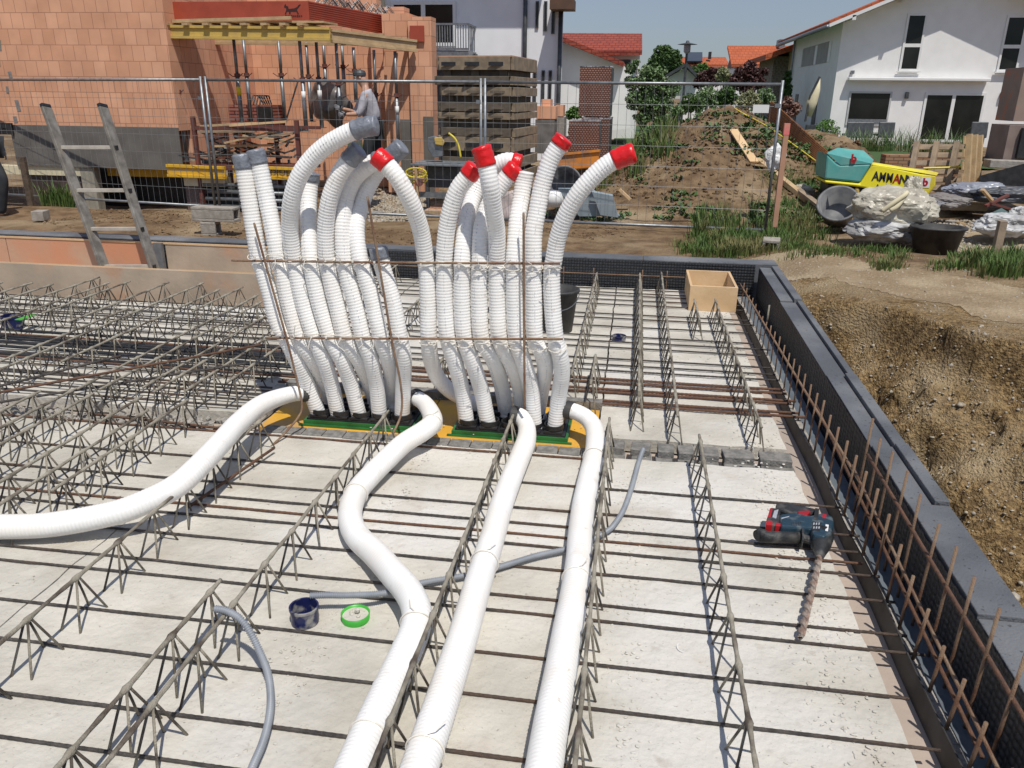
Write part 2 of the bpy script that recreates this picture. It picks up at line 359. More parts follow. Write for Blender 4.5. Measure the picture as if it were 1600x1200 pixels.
# stones
def stones(name, n, fpos, r0, r1, label):
    b = B()
    for _ in range(n):
        p = fpos()
        if p is None: continue
        r = R_(r0, r1) * (1 if random.random() < .8 else 1.6)
        b.blob(p + V((0, 0, r * .1)), r, 1 if r > .012 else 0, (1, R_(.6, 1), R_(.4, .8)))
    return b.build(name, PEB, smooth=True, loc=(0, 0, 0), kind='stuff', label=label, cat='stones')
def pitp():
    x = R_(1.2, 4.2); y = R_(1.2, 7.2)
    if (V((x, y)) - EA).dot(EN) < 0: return None
    return pitpt(x, y)
stones('pit_pebbles', 11000, pitp, .003, .012, 'pale pebbles and gravel scattered in the brown excavation bank')
stones('pit_stones', 420, pitp, .014, .028, 'larger pale stones stuck in the brown excavation bank')
def gravp():
    x = R_(3.9, 7.6); y = R_(9.7, 12.6); return V((x, y, hgt(x, y) + .012)) if noise.noise(V((x, y, 0)) * 1.3) > -.35 else None
stones('gravel', 4200, gravp, .012, .03, 'beige gravel spread between the black tub and the pallets')
def pathp():
    x = R_(1.4, 7); y = R_(6, 9.5); return V((x, y, hgt(x, y))) if (V((x, y)) - EA).dot(EN) < 0 else None
stones('path_stones', 900, pathp, .004, .016, 'small pale stones lying on the dusty path')
b = B()
for _ in range(2600):
    y = 11.6 + 6 * random.random() ** 1.3; x = R_(-1.6, 4.4)
    if hbase(x, y) < -.1: continue
    r = R_(.012, .05); b.blob(V((x, y, hgt(x, y) + r * .2)), r, 1, (1, R_(.6, 1), R_(.5, .9)), .4)
for _ in range(2600):
    x = R_(-8.5, 1.6); y = R_(9.6, 12); r = R_(.008, .03) * (1 if random.random() < .9 else 1.8)
    if noise.noise(V((x, y, 2)) * .8) < -.1: continue
    b.blob(V((x, y, hgt(x, y) + r * .1)), r, 0 if r < .02 else 1, (1, R_(.6, 1), R_(.4, .8)), .4)
b.build('soil_clods', SOIL, loc=(0, 0, 0), kind='stuff', label='loose brown clods and crumbs on the spoil heap', cat='soil')

# ------------------------------------------------------------------ slabs
def slab(name, x0, x1, y0, y1, mat=CON):
    b = B(); xs = fr(x0, x1, .05); ys = fr(y0, y1, .05); n = len(xs); idx = {}
    def nz(x, y): return .0035 * noise.noise(V((x, y, 0)) * 9) + .0025 * noise.noise(V((x, y, 0)) * 23)
    for j, y in enumerate(ys):
        for i, x in enumerate(xs):
            ex = x; ey = y
            if j in (0, len(ys) - 1): ey += .014 * noise.noise(V((x * 9, y, 1)))
            if i in (0, n - 1): ex += .012 * noise.noise(V((x, y * 8, 1)))
            idx[i, j] = len(b.v); b.v.append(V((ex, ey, nz(x, y))))
    for j in range(len(ys) - 1):
        for i in range(n - 1): b.f.append((idx[i, j], idx[i + 1, j], idx[i + 1, j + 1], idx[i, j + 1]))
    def side(seq):
        base = [len(b.v) + k for k in range(len(seq))]
        for s_ in seq: b.v.append(V((b.v[s_].x, b.v[s_].y, -.06)))
        for k in range(len(seq) - 1): b.f.append((seq[k], seq[k + 1], base[k + 1], base[k]))
    J = len(ys) - 1
    side([idx[i, 0] for i in range(n)]); side([idx[i, J] for i in range(n)]); side([idx[0, j] for j in range(J + 1)]); side([idx[n - 1, j] for j in range(J + 1)])
    return b.build(name, mat, smooth=False, loc=(0, 0, 0), kind='structure')
for i, (x0, x1) in enumerate(((-6.5, -2.86), (-2.85, -1.79), (-1.784, .75))):
    slab('concrete_floor', x0, x1, .2, 3.2 + (-.03 if i < 2 else 0))
for x0, x1, y0, y1 in ((-.1, .745, 3.42, 6.52), (-1.78, -.11, 3.84, 6.52), (-2.6, -1.79, 3.40, 6.52), (-3.6, -2.61, 3.42, 5.36), (-7.5, -3.61, 3.42, 5.36)):
    slab('concrete_floor', x0, x1, y0, y1)
B().bx(-7.5, .90, .1, 6.6, -.12, -.07).build('formwork_floor', TAN, kind='structure')
# basement void floor below stair opening (dark)
# seam blocks
b = B(); t = empty('block_row', (.3, 3.3, -.07), 'row of small grey aerated blocks bedded in the joint between the two slabs', 'blocks')
xx = -.06; k = 0
while xx < .74:
    wd = R_(.06, .09) if xx < .42 else R_(.12, .15)
    B().box((xx + wd / 2, 3.28 + R_(-.006, .006), -.042), (wd, .09, .05), R_(-.05, .05)).build('block', AAC, t, bevel=.004)
    B().box((xx + wd / 2 + R_(-.008, .008), 3.315 + R_(-.006, .006), -.002), (wd * .96, .09, .036), R_(-.08, .08)).build('block', AAC, t, bevel=.004)
    xx += wd + R_(.012, .03)
b = B()
for i in range(16):
    b.box((-1.62 + .1 * i, 3.233 + R_(-.003, .003), -.026), (.096, .078, .064), R_(-.01, .01))
b.build('edging_blocks', AAC, label='grey aerated edging blocks in front of the yellow board', cat='blocks', bevel=.003)
b = B()
for _ in range(420):
    x = R_(-3.4, -1.75); p = V((x, 3.28 + R_(-.07, .07), R_(-.055, -.02))); b.blob(p, R_(.008, .026), 1, (1, R_(.6, 1), .8), .4)
b.build('joint_rubble', CON_E, loc=(0, 0, 0), kind='stuff', label='broken concrete crumbs filling the joint left of the yellow board', cat='rubble')
b = B()
for _ in range(2600):
    x = R_(-3.4, .74); y = R_(.9, 6.4); r = R_(.0015, .006)
    if noise.noise(V((x, y, 0)) * 1.6) < -.05: continue
    b.blob((x, y, .002), r, 1, (1, R_(.5, 1), .45), .4)
for _ in range(700):
    x = .68 + R_(-.09, .06) - .1 * random.random(); y = R_(1.2, 6); b.blob((x, y, .002), R_(.003, .008), 1, (1, R_(.5, 1), .4), .4)
for _ in range(900):
    x = random.choice((.05, .66, -.85)) + random.gauss(0, .035); y = R_(1.1, 3.1); b.blob((x, y, .0015), R_(.002, .0075), 1, (1, R_(.5, 1), .4), .4)
b.build('concrete_crumbs', CON, loc=(0, 0, 0), kind='stuff', label='small pale concrete crumbs scattered over the slabs', cat='rubble')

# ------------------------------------------------------------------ right edge
def pin(y): return .955 + (y - 1.5) * .0125
def pout(y): return 1.09 + (y - 1.5) * .016
W = empty('insulated_parapet', (1.03, 4, -.1), 'long dark graphite insulation upstand along the right slab edge', 'parapet')
ys = [.2, 1.93, 2.55, 3.03, 3.9, 5.42, 6.53]
for i in range(len(ys) - 1):
    y0, y1 = ys[i], ys[i + 1] - .004; top = .222 + (-.012, 0, .008, 0, -.006, .004)[i]
    if i in (0, 1):
        B().hexa([V((pin(y0) + .006, y0, -2.2)), V((pout(y0), y0, -2.2)), V((pout(y1), y1, -2.2)), V((pin(y1) + .006, y1, -2.2))],
                 [V((pin(y0) + .006, y0, top)), V((pout(y0), y0, top)), V((pout(y1), y1, top)), V((pin(y1) + .006, y1, top))]).build('panel', GRAPH, W, bevel=.003)
    else:
        f = .62 if i != 4 else .74
        def mid(y): return pin(y) + (pout(y) - pin(y)) * f
        B().hexa([V((pin(y0) + .006, y0, -.1)), V((mid(y0) - .003, y0, -.1)), V((mid(y1) - .003, y1, -.1)), V((pin(y1) + .006, y1, -.1))],
                 [V((pin(y0) + .006, y0, top - .01)), V((mid(y0) - .003, y0, top - .01)), V((mid(y1) - .003, y1, top - .01)), V((pin(y1) + .006, y1, top - .01))]).build('panel', GRAPH, W, bevel=.003)
        B().hexa([V((mid(y0) + .004, y0, -2.2)), V((pout(y0), y0, -2.2)), V((pout(y1), y1, -2.2)), V((mid(y1) + .004, y1, -2.2))],
                 [V((mid(y0) + .004, y0, top + .006)), V((pout(y0), y0, top + .006)), V((pout(y1), y1, top + .006)), V((mid(y1) + .004, y1, top + .006))]).build('panel', GRAPH, W, bevel=.003)
b = B()
yy = fr(.2, 6.5, .03)
for i in range(len(yy) - 1):
    for (y, s_) in ((yy[i], 0),):
        t0 = .214 + .004 * noise.noise(V((y * 9, 0, 0))); x0 = pin(y); x1 = pin(yy[i + 1])
        b.add([(x0 - .004 * (i % 2), y, -.03), (x1 - .004 * ((i + 1) % 2), yy[i + 1], -.03), (x1 - .004 * ((i + 1) % 2), yy[i + 1], t0), (x0 - .004 * (i % 2), y, t0)], [(0, 1, 2, 3)])
b.build('dimpled_sheet', DIMP, W, label='black dimpled sheet on the inner face of the right upstand')
B().bx(.888, .962, .2, 6.5, -.1, -.022).build('bluish_ledge', LEDGE, label='narrow bluish grey ledge at the foot of the right upstand', cat='ledge')
b = B(); ys2 = fr(.2, 6.45, .05)
for a, c in zip(ys2, ys2[1:]):
    j = .006 * noise.noise(V((a * 6, 1, 0))); b.bx(.858 + j, .887, a, c, -.1, -.012 + .006 * noise.noise(V((a * 9, 5, 0))))
b.build('mortar_edge', CON_E, label='rough pale mortar strip between membrane and ledge', cat='mortar strip')
b = B(); p0 = []
for y in fr(.9, 6.45, .06):
    x = .845 + .012 * noise.noise(V((y * 1.4, 3, 0))) - .06 * sm(y, 6.0, 6.4) - .05 * (1 - sm(y, 1.2, 1.55)); p0.append((x, y))
for (xa, ya), (xb, yb) in zip(p0, p0[1:]):
    za = .012 + .014 * noise.noise(V((ya * 2, 0, 4))); zb = .012 + .014 * noise.noise(V((yb * 2, 0, 4)))
    b.hexa([V((xa, ya, -.069)), V((xa + .004, ya, -.069)), V((xb + .004, yb, -.069)), V((xb, yb, -.069))],
           [V((xa + .006, ya, za)), V((xa + .010, ya, za)), V((xb + .010, yb, zb)), V((xb + .006, yb, zb))])
b.build('black_membrane_strip', BLKD, label='wavy black membrane strip standing along the right slab edge', cat='membrane')
# far parapet
def fbox(x0, x1, i):
    b = B(); y0 = 6.58 + (0 if x0 > -2.6 else .04)
    b.bx(x0, x1 - .004, y0 + .005, y0 + .2, -.6, .232 - .0 * i); return b
Wf = empty('insulated_parapet', (-1, 6.7, -.1), 'dark graphite insulation upstand with dimpled sheet along the far slab edge', 'parapet')
xs = [-7.5, -5.6, -4.1, -2.6, -1.2, .1, 1.18]
for i in range(6): fbox(xs[i], xs[i + 1], i).build('panel', GRAPH, Wf, bevel=.004)
b = B(); b.add([(-2.6, 6.575, -.07), (1.0, 6.575, -.07), (1.0, 6.575, .222), (-2.6, 6.575, .222)], [(0, 1, 2, 3)])
b.add([(-7.5, 6.615, -.07), (-2.6, 6.615, -.07), (-2.6, 6.615, .222), (-7.5, 6.615, .222)], [(0, 1, 2, 3)])
b.build('dimpled_sheet', DIMP, Wf, label='black dimpled sheet on the inner face of the far upstand')

# ------------------------------------------------------------------ reinforcement
def ordn(i): return ['first', 'second', 'third', 'fourth', 'fifth', 'sixth', 'seventh', 'eighth', 'ninth', 'tenth', 'eleventh', 'twelfth', 'thirteenth', 'fourteenth', 'fifteenth', 'sixteenth', 'seventeenth', 'eighteenth', 'nineteenth', 'twentieth', 'twenty-first', 'twenty-second', 'twenty-third', 'twenty-fourth', 'twenty-fifth', 'twenty-sixth', 'twenty-seventh', 'twenty-eighth', 'twenty-ninth', 'thirtieth'][i]
def bar(a, b_, r, mat, label, group, ribs=True, jit=.0025):
    a = V(a); b_ = V(b_); L = (b_ - a).length; n = int(L / .011) if ribs else int(L / .2) + 1
    pts = []; rr = []
    for i in range(n + 1):
        t = i / n; p = a.lerp(b_, t); s_ = t * L
        p = p + V((0, jit * noise.noise(V((s_ * 1.5, a.y * 7, 0))) * 2, jit * .5 * noise.noise(V((s_ * 1.5, a.y * 7, 4)))))
        pts.append(p); rr.append(r * (1.09 if i % 2 else .95) if ribs else r)
    return B().tube(pts, rr, 7).build('rebar', mat, smooth=True, label=label, cat='rebar', group=group)
near = [.62, .80, .98, 1.14, 1.322, 1.457, 1.653, 1.825, 2.022, 2.102, 2.272, 2.412, 2.484, 2.56, 2.677, 2.885, 3.155]
for i, y in enumerate(near):
    m = RUST if i in (12, 16) else REB
    x1 = .90 if i in (0, 1, 2, 3, 8) else R_(.84, .9)
    if i == 16: x1 = -.12
    x1 = {4: .79, 5: .86, 6: .82, 7: .80}.get(i, x1)
    bar((-3.6, y + .004, .007), (x1, y, .007), .0047 if i not in (5,) else .0054, m,
        f'{"rust brown" if m is RUST else "dark steel"} crossbar on the near slab, {ordn(i)} from the front', 'crossbars on the near slab')
far = [6.42, 6.28, 6.19, 6.05, 5.9, 5.62, 5.50, 5.29, 5.05, 4.93, 4.80, 4.57, 4.45, 4.35, 4.2, 4.14, 4.03, 3.99, 3.86, 3.81]
for i, y in enumerate(reversed(far)):
    m = RUST if y < 4.21 else REB; xl = (-7 if y < 5.3 else -2.6) if m is REB else -1.86
    if m is RUST and i % 2: bar((-7, y + .02, .012), (-1.95, y, .013), .0055, REB, f'dark steel crossbar in the left part of the far slab, {ordn(i)} from the slab joint', 'crossbars on the far slab', ribs=False)
    bar((xl, y + .01, .011 + (.006 if i % 3 == 0 else 0)), (R_(.8, .9) if y > 4.2 else R_(.86, .93), y, .012), .0055 if m is REB else .007, m,
        f'{"rust brown" if m is RUST else "dark steel"} crossbar on the far slab, {ordn(i)} from the slab joint', 'crossbars on the far slab', ribs=y < 4.4)
ybl = [3.46, 3.55, 3.63, 3.69, 3.74, 3.93, 3.96, 4.075, 4.11, 4.18, 4.23, 4.26, 4.30, 4.34, 4.40, 4.64, 4.86, 5.02, 5.12]
for i, y in enumerate(ybl):
    m = RUST if i in (5, 13) else (DKB if 3.9 < y < 4.42 else REB); x0 = -5.6 + (i % 3) * .2; x1 = -1.85 + R_(-.12, .1) if y < 3.8 or i % 2 else -1.7
    bar((x0, y + .02, .02 + .008 * (i % 4)), (x1, y - .03, .022), .006 + .003 * (m is DKB), m,
        f'{"rust brown" if m is RUST else "dark"} extra bar in the bundle left of the white pipes, {ordn(i)} from the joint', 'extra bars bundled at the left', ribs=False)
b1 = [((-3.1, 3.15, .05), (-1.95, 3.66, .17)), ((-2.95, 3.02, .16), (-2.0, 3.95, .18)), ((-3.3, 2.9, .10), (-2.62, 3.6, .19)), ((-1.60, 2.44, .02), (-1.5, 2.98, .03)), ((-2.6, 3.26, .0), (-1.8, 3.2, .0))]
for i, (a, c) in enumerate(b1):
    bar(a, c, .0065, (REB, RUST, REB, RUST, RUST)[i], ['long dark bar leaning across the girders at the far left', 'rusty bar lying on top of the left girders', 'short dark bar resting on the leftmost girders', 'short rusty bar with wire twists in front of the left pipe', 'rusty bar lying in the slab joint at the left'][i], 'loose bars', ribs=False)
# lattice girders
def girder(x, y0, y1, label, group, skew=0, h=.145, ph=0):
    y0 = 1.985 + .2 * round((y0 - 1.985 - ph) / .2) + ph
    n = int((y1 - y0) / .2) + 1
    t = empty('lattice_girder', (x, y0, 0), label, 'lattice girder', group)
    X = lambda y: x + skew * (y - y0)
    ya = y0 - R_(.04, .09); yb = y0 + .2 * (n - 1) + R_(.04, .09)
    pts = []; rr = []
    yy = ya
    while yy < yb:
        d = abs(((yy - y0 + .1) % .2) - .1)
        pts.append(V((X(yy) + .0012 * noise.noise(V((yy * 8, x * 9, 0))), yy, h + .002 * noise.noise(V((yy * 5, x * 9, 3))))))
        rr.append(.0062 + .0045 * math.exp(-(d / .013) ** 2) + .0016 * noise.noise(V((yy * 30, x * 31, 0))))
        yy += .011
    B().tube(pts, rr, 7).build('top_chord', SPL, t, smooth=True)
    for sd in (-1, 1):
        b = B()
        for k in range(n):
            yn = y0 + .2 * k; xn = X(yn)
            if k and False: pass
            for e in (-1, 1):
                if (k == 0 and e == -1 and R_(0, 1) < .5): pass
                b.tube([(xn + sd * .005, yn + e * .006, h - .002), (xn + sd * .018, yn + e * .036, h * .48), (xn + sd * .033, yn + e * .067, -.01)], .0037, 5)
        b.build('lacing', LACE, t, smooth=True)
    return t
NG = [(-2.75, 1.4, 3.25, .12), (-2.61, 1.9, 3.2, .0), (-2.485, 1.5, 3.2, .15), (-2.24, 2.3, 3.22, .15), (-2.115, 2.15, 3.1, .0), (-2.007, 2.3, 3.22, .15), (-1.563, .9, 3.1, .0),
      (-1.14, .5, 1.87, .0), (-1.047, .6, 3.25, -.04), (-.482, .5, 3.25, .0), (-.052, .5, 3.24, .04), (.334, .5, 3.15, .13)]
for i, (x, a, c, ph) in enumerate(reversed(NG)):
    girder(x, a, c, f'cement splashed lattice girder on the near slab, {ordn(i)} from the right', 'girders on the near slab', ph=ph)
FG = [(-4.62, 3.5, 5.3), (-4.40, 3.6, 5.3), (-4.22, 4.6, 5.3), (-4.04, 4.8, 5.45), (-3.85, 3.7, 5.45), (-3.73, 4.5, 5.4), (-3.43, 4.4, 5.45), (-3.27, 3.5, 4.7), (-3.17, 3.4, 5.4), (-2.95, 3.6, 5.4), (-2.82, 4.8, 5.4),
      (-2.60, 3.4, 5.25), (-2.49, 3.4, 5.0), (-2.305, 3.45, 5.3), (-2.22, 3.4, 4.0), (-2.08, 3.4, 4.3), (-1.94, 3.5, 6.5), (-1.45, 3.9, 6.4), (-.98, 3.9, 5.6), (-.62, 4.5, 6.4), (-.268, 3.95, 6.4), (-.162, 3.75, 4.36), (.078, 3.5, 6.45),
      (.252, 3.5, 6.5), (.462, 5.1, 5.75), (.61, 3.38, 5.72)]
for i, (x, a, c) in enumerate(reversed(FG)):
    girder(x, a, c, f'lattice girder on the far slab, {ordn(i)} from the right', 'girders on the far slab', ph=R_(-.08, .08))
# starter bars right
i = 0; y = 1.47
while y < 2.95:
    bar((.925, y + .02, -.05), (.922 + R_(-.004, .004), y - .012, .345 + R_(-.01, .015) + (y - 1.5) * .02), .0047, RUSTY, f'tall rusty starter bar by the right upstand, {ordn(i)} from the front', 'tall starter bars at the right edge', ribs=False); y += .144 + R_(-.012, .012); i += 1
i = 0; y = 1.46
while y < 6.3:
    top = .16 + .1 * sm(y, 1.9, 2.5) - .11 * sm(y, 3, 6)
    bar((.872 + R_(-.004, .004), y + .02, -.05), (.872, y - .01, top + R_(-.012, .012)), .0052 - .0014 * sm(y, 2.8, 4.2), RUSTY, f'short starter bar in the mortar edge, {ordn(min(i, 29))} from the front', 'short starter bars at the right edge', ribs=False); y += .14 + .03 * sm(y, 3, 6) + R_(-.012, .012); i += 1
bar((.935, 1.2, .19), (.91, 2.83, .262), .006, RUST, 'upper rusty rail tied to the tall starter bars', 'rails along the right edge', ribs=False)
bar((.895, 1.53, .075), (.885, 2.9, .182), .006, RUSTY, 'lower mortar splashed rail tied along the short starter bars', 'rails along the right edge', ribs=False)
bar((.90, 1.62, .03), (.905, 3.65, .14), .006, RUST, 'second rusty rail crossing between the starter bars', 'rails along the right edge', ribs=False)
bar((.885, 2.75, .172), (.872, 6.42, .10), .006, RUSTY, 'long rusty rail running to the far corner', 'rails along the right edge', ribs=False)
bar((.93, 5.35, .02), (.93, 5.34, .20), .006, SPL, 'single bar standing higher against the right upstand', 'loose bars', ribs=False)
bar((-2.2, 6.5, .115), (.44, 6.5, .115), .0045, RUSTY, 'thin rail in front of the far dimpled sheet', 'loose bars', ribs=False)
for k, x in enumerate((-1.7, -1.3, -.9, -.55, -.3, .1, .3)): bar((x, 6.52, -.03), (x, 6.515, .16), .004, RUSTY, f'thin starter bar at the far upstand, {ordn(k)} from the left', 'starter bars at the far upstand', ribs=False)

# ------------------------------------------------------------------ manifold under the risers
T = empty('yellow_base_board', (-.9, 3.5, -.05), 'yellow board set in the slab opening under the white pipes', 'board')
B().bx(-1.72, -.95, 3.281, 3.78, -.05, -.012).build('board_left', YEL, T, bevel=.002)
B().bx(-.945, -.11, 3.281, 3.78, -.05, -.010).build('board_right', YEL, T, bevel=.002)
B().bx(-1.80, -.1, 3.785, 3.835, -.07, .03).build('back_blocks', AAC, T)
def manifold(x0, n, lab, y0=3.352):
    p = .1015; x1 = x0 + n * p
    t = empty('pipe_manifold', ((x0 + x1) / 2, y0 + .12, -.01), lab, 'manifold', 'pipe manifolds')
    tr = B(); y1 = y0 + .26
    for a, c, d, e in ((x0 - .02, x1 + .02, y0 - .012, y0 - .002), (x0 - .02, x1 + .02, y1 + .004, y1 + .016), (x0 - .02, x0 - .008, y0 - .002, y1 + .004), (x1 + .008, x1 + .02, y0 - .002, y1 + .004)):
        tr.bx(a, c, d, e, -.01, .014)
    tr.bx(x0 - .04, x1 + .04, y0 - .026, y0 - .012, -.01, -.003)
    tr.build('green_frame', GREEN, t)
    B().bx(x0 - .006, x1 + .006, y0 - .002, y1 + .002, -.009, .022)  .build('black_tray', BLK, t)
    for r_ in range(2):
        for k in range(n):
            cx = x0 + p * (k + .5); cy = y0 + .045 + r_ * .125
            b = B(); b.bx(cx - .043, cx + .043, cy - .042, cy + .05, .023, .036)
            b.lathe((cx, cy, .04), [(.046, 0), (.046, .022), (.040, .022), (.040, 0)], 20); b.build('socket', BLK, t, bevel=.002)
    return t
manifold(-1.497, 5, 'black pipe manifold in a green frame under the left pipe group')
manifold(-.765, 5, 'black pipe manifold in a green frame under the right pipe group')
# ------------------------------------------------------------------ risers
def corr(path, r, amp, pitch, sides=20, taper=None):
    pts = spline(path, pitch / 4); n = len(pts)
    prof = (1, .75, -1, .75)
    rr = []
    for i in range(n):
        q = r + amp * prof[i % 4] * .5
        if taper: q *= taper(i / n)
        rr.append(q)
    return pts, rr
def ties(t, path_pt, d, y_rod, name='cable_tie'):
    pass
def riser(px, base, ytop, cap, caplen, label, group, yb=3.37, r=.0362, ex=None):
    """px: list of (px,py) from the base up; depth goes from yb at the base to 3.305 at the rods and to ytop at the end"""
    P = []; n = len(px)
    for (x, y) in px:
        if y > 530: yy = yb + (3.305 - yb) * sm(y, 640, 530)
        elif y > 405: yy = 3.305
        else: yy = 3.305 + (ytop - 3.305) * sm(405 - y, 0, 130)
        P.append(A(x, y, y=yy))
    b0 = P[0].copy(); b0.z = .03
    P = [b0 + (P[0] - P[1]) * .0] + ([P[0]] if P[0].z > .06 else []) + P[1:]
    pts, rr = corr(P, r, .0019, .0138)
    t = empty('ventilation_pipe', b0, label, 'pipe', group)
    hose = B().tube(pts, rr, 20).build('hose', PIPE, t, smooth=True)
    b = B(); ang = R_(-.7, .7) - math.pi / 2; k0 = random.randint(20, 60)
    for k in range(k0, len(pts) - 30, 4):
        if (k // 4) % 7 == 0 or random.random() < .25: continue
        c = pts[k]; d = (pts[k + 1] - pts[k - 1]).normalized(); o_ = V((math.cos(ang), math.sin(ang), 0)); o_ = (o_ - d * o_.dot(d)).normalized()
        b.beam(c + o_ * (rr[k] + .0006) - d * .0028, c + o_ * (rr[k] + .0006) + d * .0028, .0022, .001)
    if b.v: b.build('print_line', PRT, t)
    if cap:
        k = max(4, int(caplen / (.0138 / 4))); seg = pts[-k:]; d = (seg[-1] - seg[-2]).normalized()
        cp = seg[::3] + [seg[-1] + d * .004, seg[-1] + d * .009]
        rad = [r + .0042 + .0012 * math.sin(i * 2.1) for i in range(len(cp) - 1)] + [r * .86]
        rad[0] = r + .003
        B().tube(cp, rad, 22).build('end_cap', REDC if cap == 'r' else GRYC, t, smooth=True)
    # ties at the two rods
    for zr in (.465, .815):
        c = min(pts, key=lambda p: abs(p.z - zr + .0))
        i0 = pts.index(c)
        if abs(c.z - zr) > .03: continue
        b = B(); sg = random.choice((-1, 1))
        ring = []
        for k in range(25):
            a = 2 * math.pi * k / 24
            ring.append(c + V((math.cos(a) * (r + .006), math.sin(a) * (r + .008) - .006, .012 * math.sin(a * 1) * sg + R_(-.001, .001))))
        b.tube(ring, .0021, 5, caps=False)
        q = c + V((R_(-.02, .02), -r - .02, 0)); b.box(q, (.008, .006, .009))
        if random.random() < .55: b.tube([q, q + V((R_(-.015, .015), -.012, sg * R_(.01, .03))), q + V((R_(-.03, .03), -.02, sg * R_(.03, .06)))], .0018, 4)
        b.build('cable_tie', TIE, t)
    return t
GL = 'left group of upright white pipes'; GR = 'right group of upright white pipes'
LS = [
 ([(497,640),(480,600),(462,560),(447,530),(432,500),(422,460),(410,420),(405,408),(398,367),(389,312),(381,262),(377,243)], 3.31, 'g', .06, 'leftmost upright white pipe, capped with grey tape', 3.40),
 ([(515,622),(502,590),(487,560),(468,530),(452,475),(441,425),(435,408),(428,367),(417,312),(406,262),(399,236)], 3.33, 'g', .06, 'second upright pipe from the left, its grey capped end just above the first', 3.52),
 ([(528,643),(518,600),(505,560),(492,530),(474,475),(463,425),(459,408),(453,357),(456,312),(468,275),(488,247),(512,226),(540,210),(565,200),(587,196)], 3.22, 'g', .10, 'tall white pipe arching right to a high grey taped end', 3.40),
 ([(561,645),(548,600),(533,560),(517,530),(499,475),(488,425),(485,408),(482,357),(482,320),(484,290),(486,272)], 3.42, 'g', .035, 'short white pipe standing behind the tall arching pipe', 3.40),
 ([(585,622),(575,595),(562,565),(540,530),(526,475),(514,425),(511,408),(509,357),(515,312),(528,277),(545,251),(561,235)], 3.27, 'g', .07, 'white pipe bending right to a dark grey cap beside the arching pipe', 3.52),
 ([(593,648),(588,600),(579,560),(568,530),(555,475),(541,425),(538,408),(536,357),(540,312),(553,280),(574,260),(592,250)], 3.36, 'g', .02, 'white pipe bending right, its end hidden behind the red cap', 3.40),
 ([(612,622),(612,590),(606,560),(596,530),(583,475),(569,425),(563,408),(557,357),(567,312),(584,276),(606,250),(628,229)], 3.43, 'g', .075, 'white pipe leaning right to a shiny grey taped end', 3.52),
 ([(628,650),(630,600),(631,560),(625,530),(615,475),(600,425),(594,404),(591,388)], 3.34, 'g', .05, 'shortest upright pipe, cut off at the upper rod', 3.40),
]
for px, yt, cp, cl, lab, yb in LS: riser(px, None, yt, cp, cl, lab, GL, yb)
RS = [
 ([(745,635),(722,622),(700,608),(683,588),(673,560),(670,530),(669,475),(667,425),(665,408),(658,362),(643,318),(623,281),(603,256),(588,243)], 3.18, 'r', .06, 'white pipe arching left to a red cap between the two groups', 3.52),
 ([(729,656),(722,610),(712,570),(700,530),(695,475),(694,425),(694,408),(697,365),(704,328),(715,297),(730,277),(742,262)], 3.28, 'r', .05, 'white pipe with a red cap, just left of the tallest red capped pipe', 3.40),
 ([(763,659),(752,610),(738,565),(726,530),(722,475),(722,425),(722,408),(726,365),(733,328),(743,300),(757,274),(773,260),(793,252),(812,256)], 3.47, 'r', .035, 'white pipe curving right, its red end behind another red end', 3.40),
 ([(790,640),(783,600),(771,562),(753,530),(749,475),(749,425),(750,408),(752,360),(762,325),(777,298),(793,276),(806,262)], 3.40, 'r', .05, 'white pipe crossing behind to a red end right of centre', 3.52),
 ([(815,632),(812,605),(800,570),(781,530),(777,475),(776,425),(776,408),(776,365),(771,328),(766,291),(760,258),(752,231)], 3.18, 'r', .075, 'front white pipe rising to a big red cap in the middle', 3.52),
 ([(835,664),(830,610),(818,565),(807,530),(804,475),(803,425),(803,408),(808,347),(814,310),(818,285),(821,268)], 3.40, None, 0, 'white pipe with an uncapped rounded top, right of the red ends', 3.40),
 ([(841,640),(847,605),(852,575),(846,550),(836,530),(834,475),(833,425),(833,408),(834,365),(840,328),(847,291),(858,255),(871,231),(881,217)], 3.34, 'r', .035, 'tall white pipe leaning right with a thin red cap', 3.52),
 ([(867,666),(873,620),(878,585),(875,555),(868,530),(863,475),(862,425),(865,408),(871,374),(884,337),(904,302),(927,276),(949,257),(970,246),(989,239)], 3.25, 'r', .085, 'rightmost white pipe bending far right to a large red cap', 3.40),
]
for px, yt, cp, cl, lab, yb in RS: riser(px, None, yt, cp, cl, lab, GR, yb)
# pipe with dashes is left plain ; supporting rods
def rod(P, label, r=.0052):
    pts = spline([V(p) for p in P], .02)
    B().tube(pts, [r * (1.08 if i % 2 else .94) for i in range(len(pts))], 7).build('rebar', RUSTY, smooth=True, label=label, cat='rebar', group='rods holding the upright pipes')
yr = 3.257
rod([A(362, 407, y=yr), A(500, 409, y=yr), A(700, 411, y=yr), A(876, 412, y=yr)], 'upper horizontal rod tied across the white pipes')
rod([A(415, 528, y=yr), A(600, 529, y=yr), A(886, 530, y=yr)], 'lower horizontal rod tied across the white pipes')
rod([A(397, 348, y=3.24), A(420, 430, y=3.24), A(448, 530, y=3.24), A(463, 590, y=3.24), A(472, 632, y=3.23), A(466, 652, y=3.2), A(440, 682, y=3.12), A(405, 715, y=3.0)], 'left vertical rod tied to the pipes, bent forward at its foot')
rod([A(574, 307, y=3.24), A(590, 400, y=3.24), A(612, 530, y=3.24), A(626, 600, y=3.24), A(627, 645, y=3.22), A(612, 683, y=3.12)], 'middle vertical rod tied to the pipes')
rod([A(818, 332, y=3.24), A(819, 530, y=3.24), A(820, 640, y=3.24)], 'right vertical rod tied to the pipes')
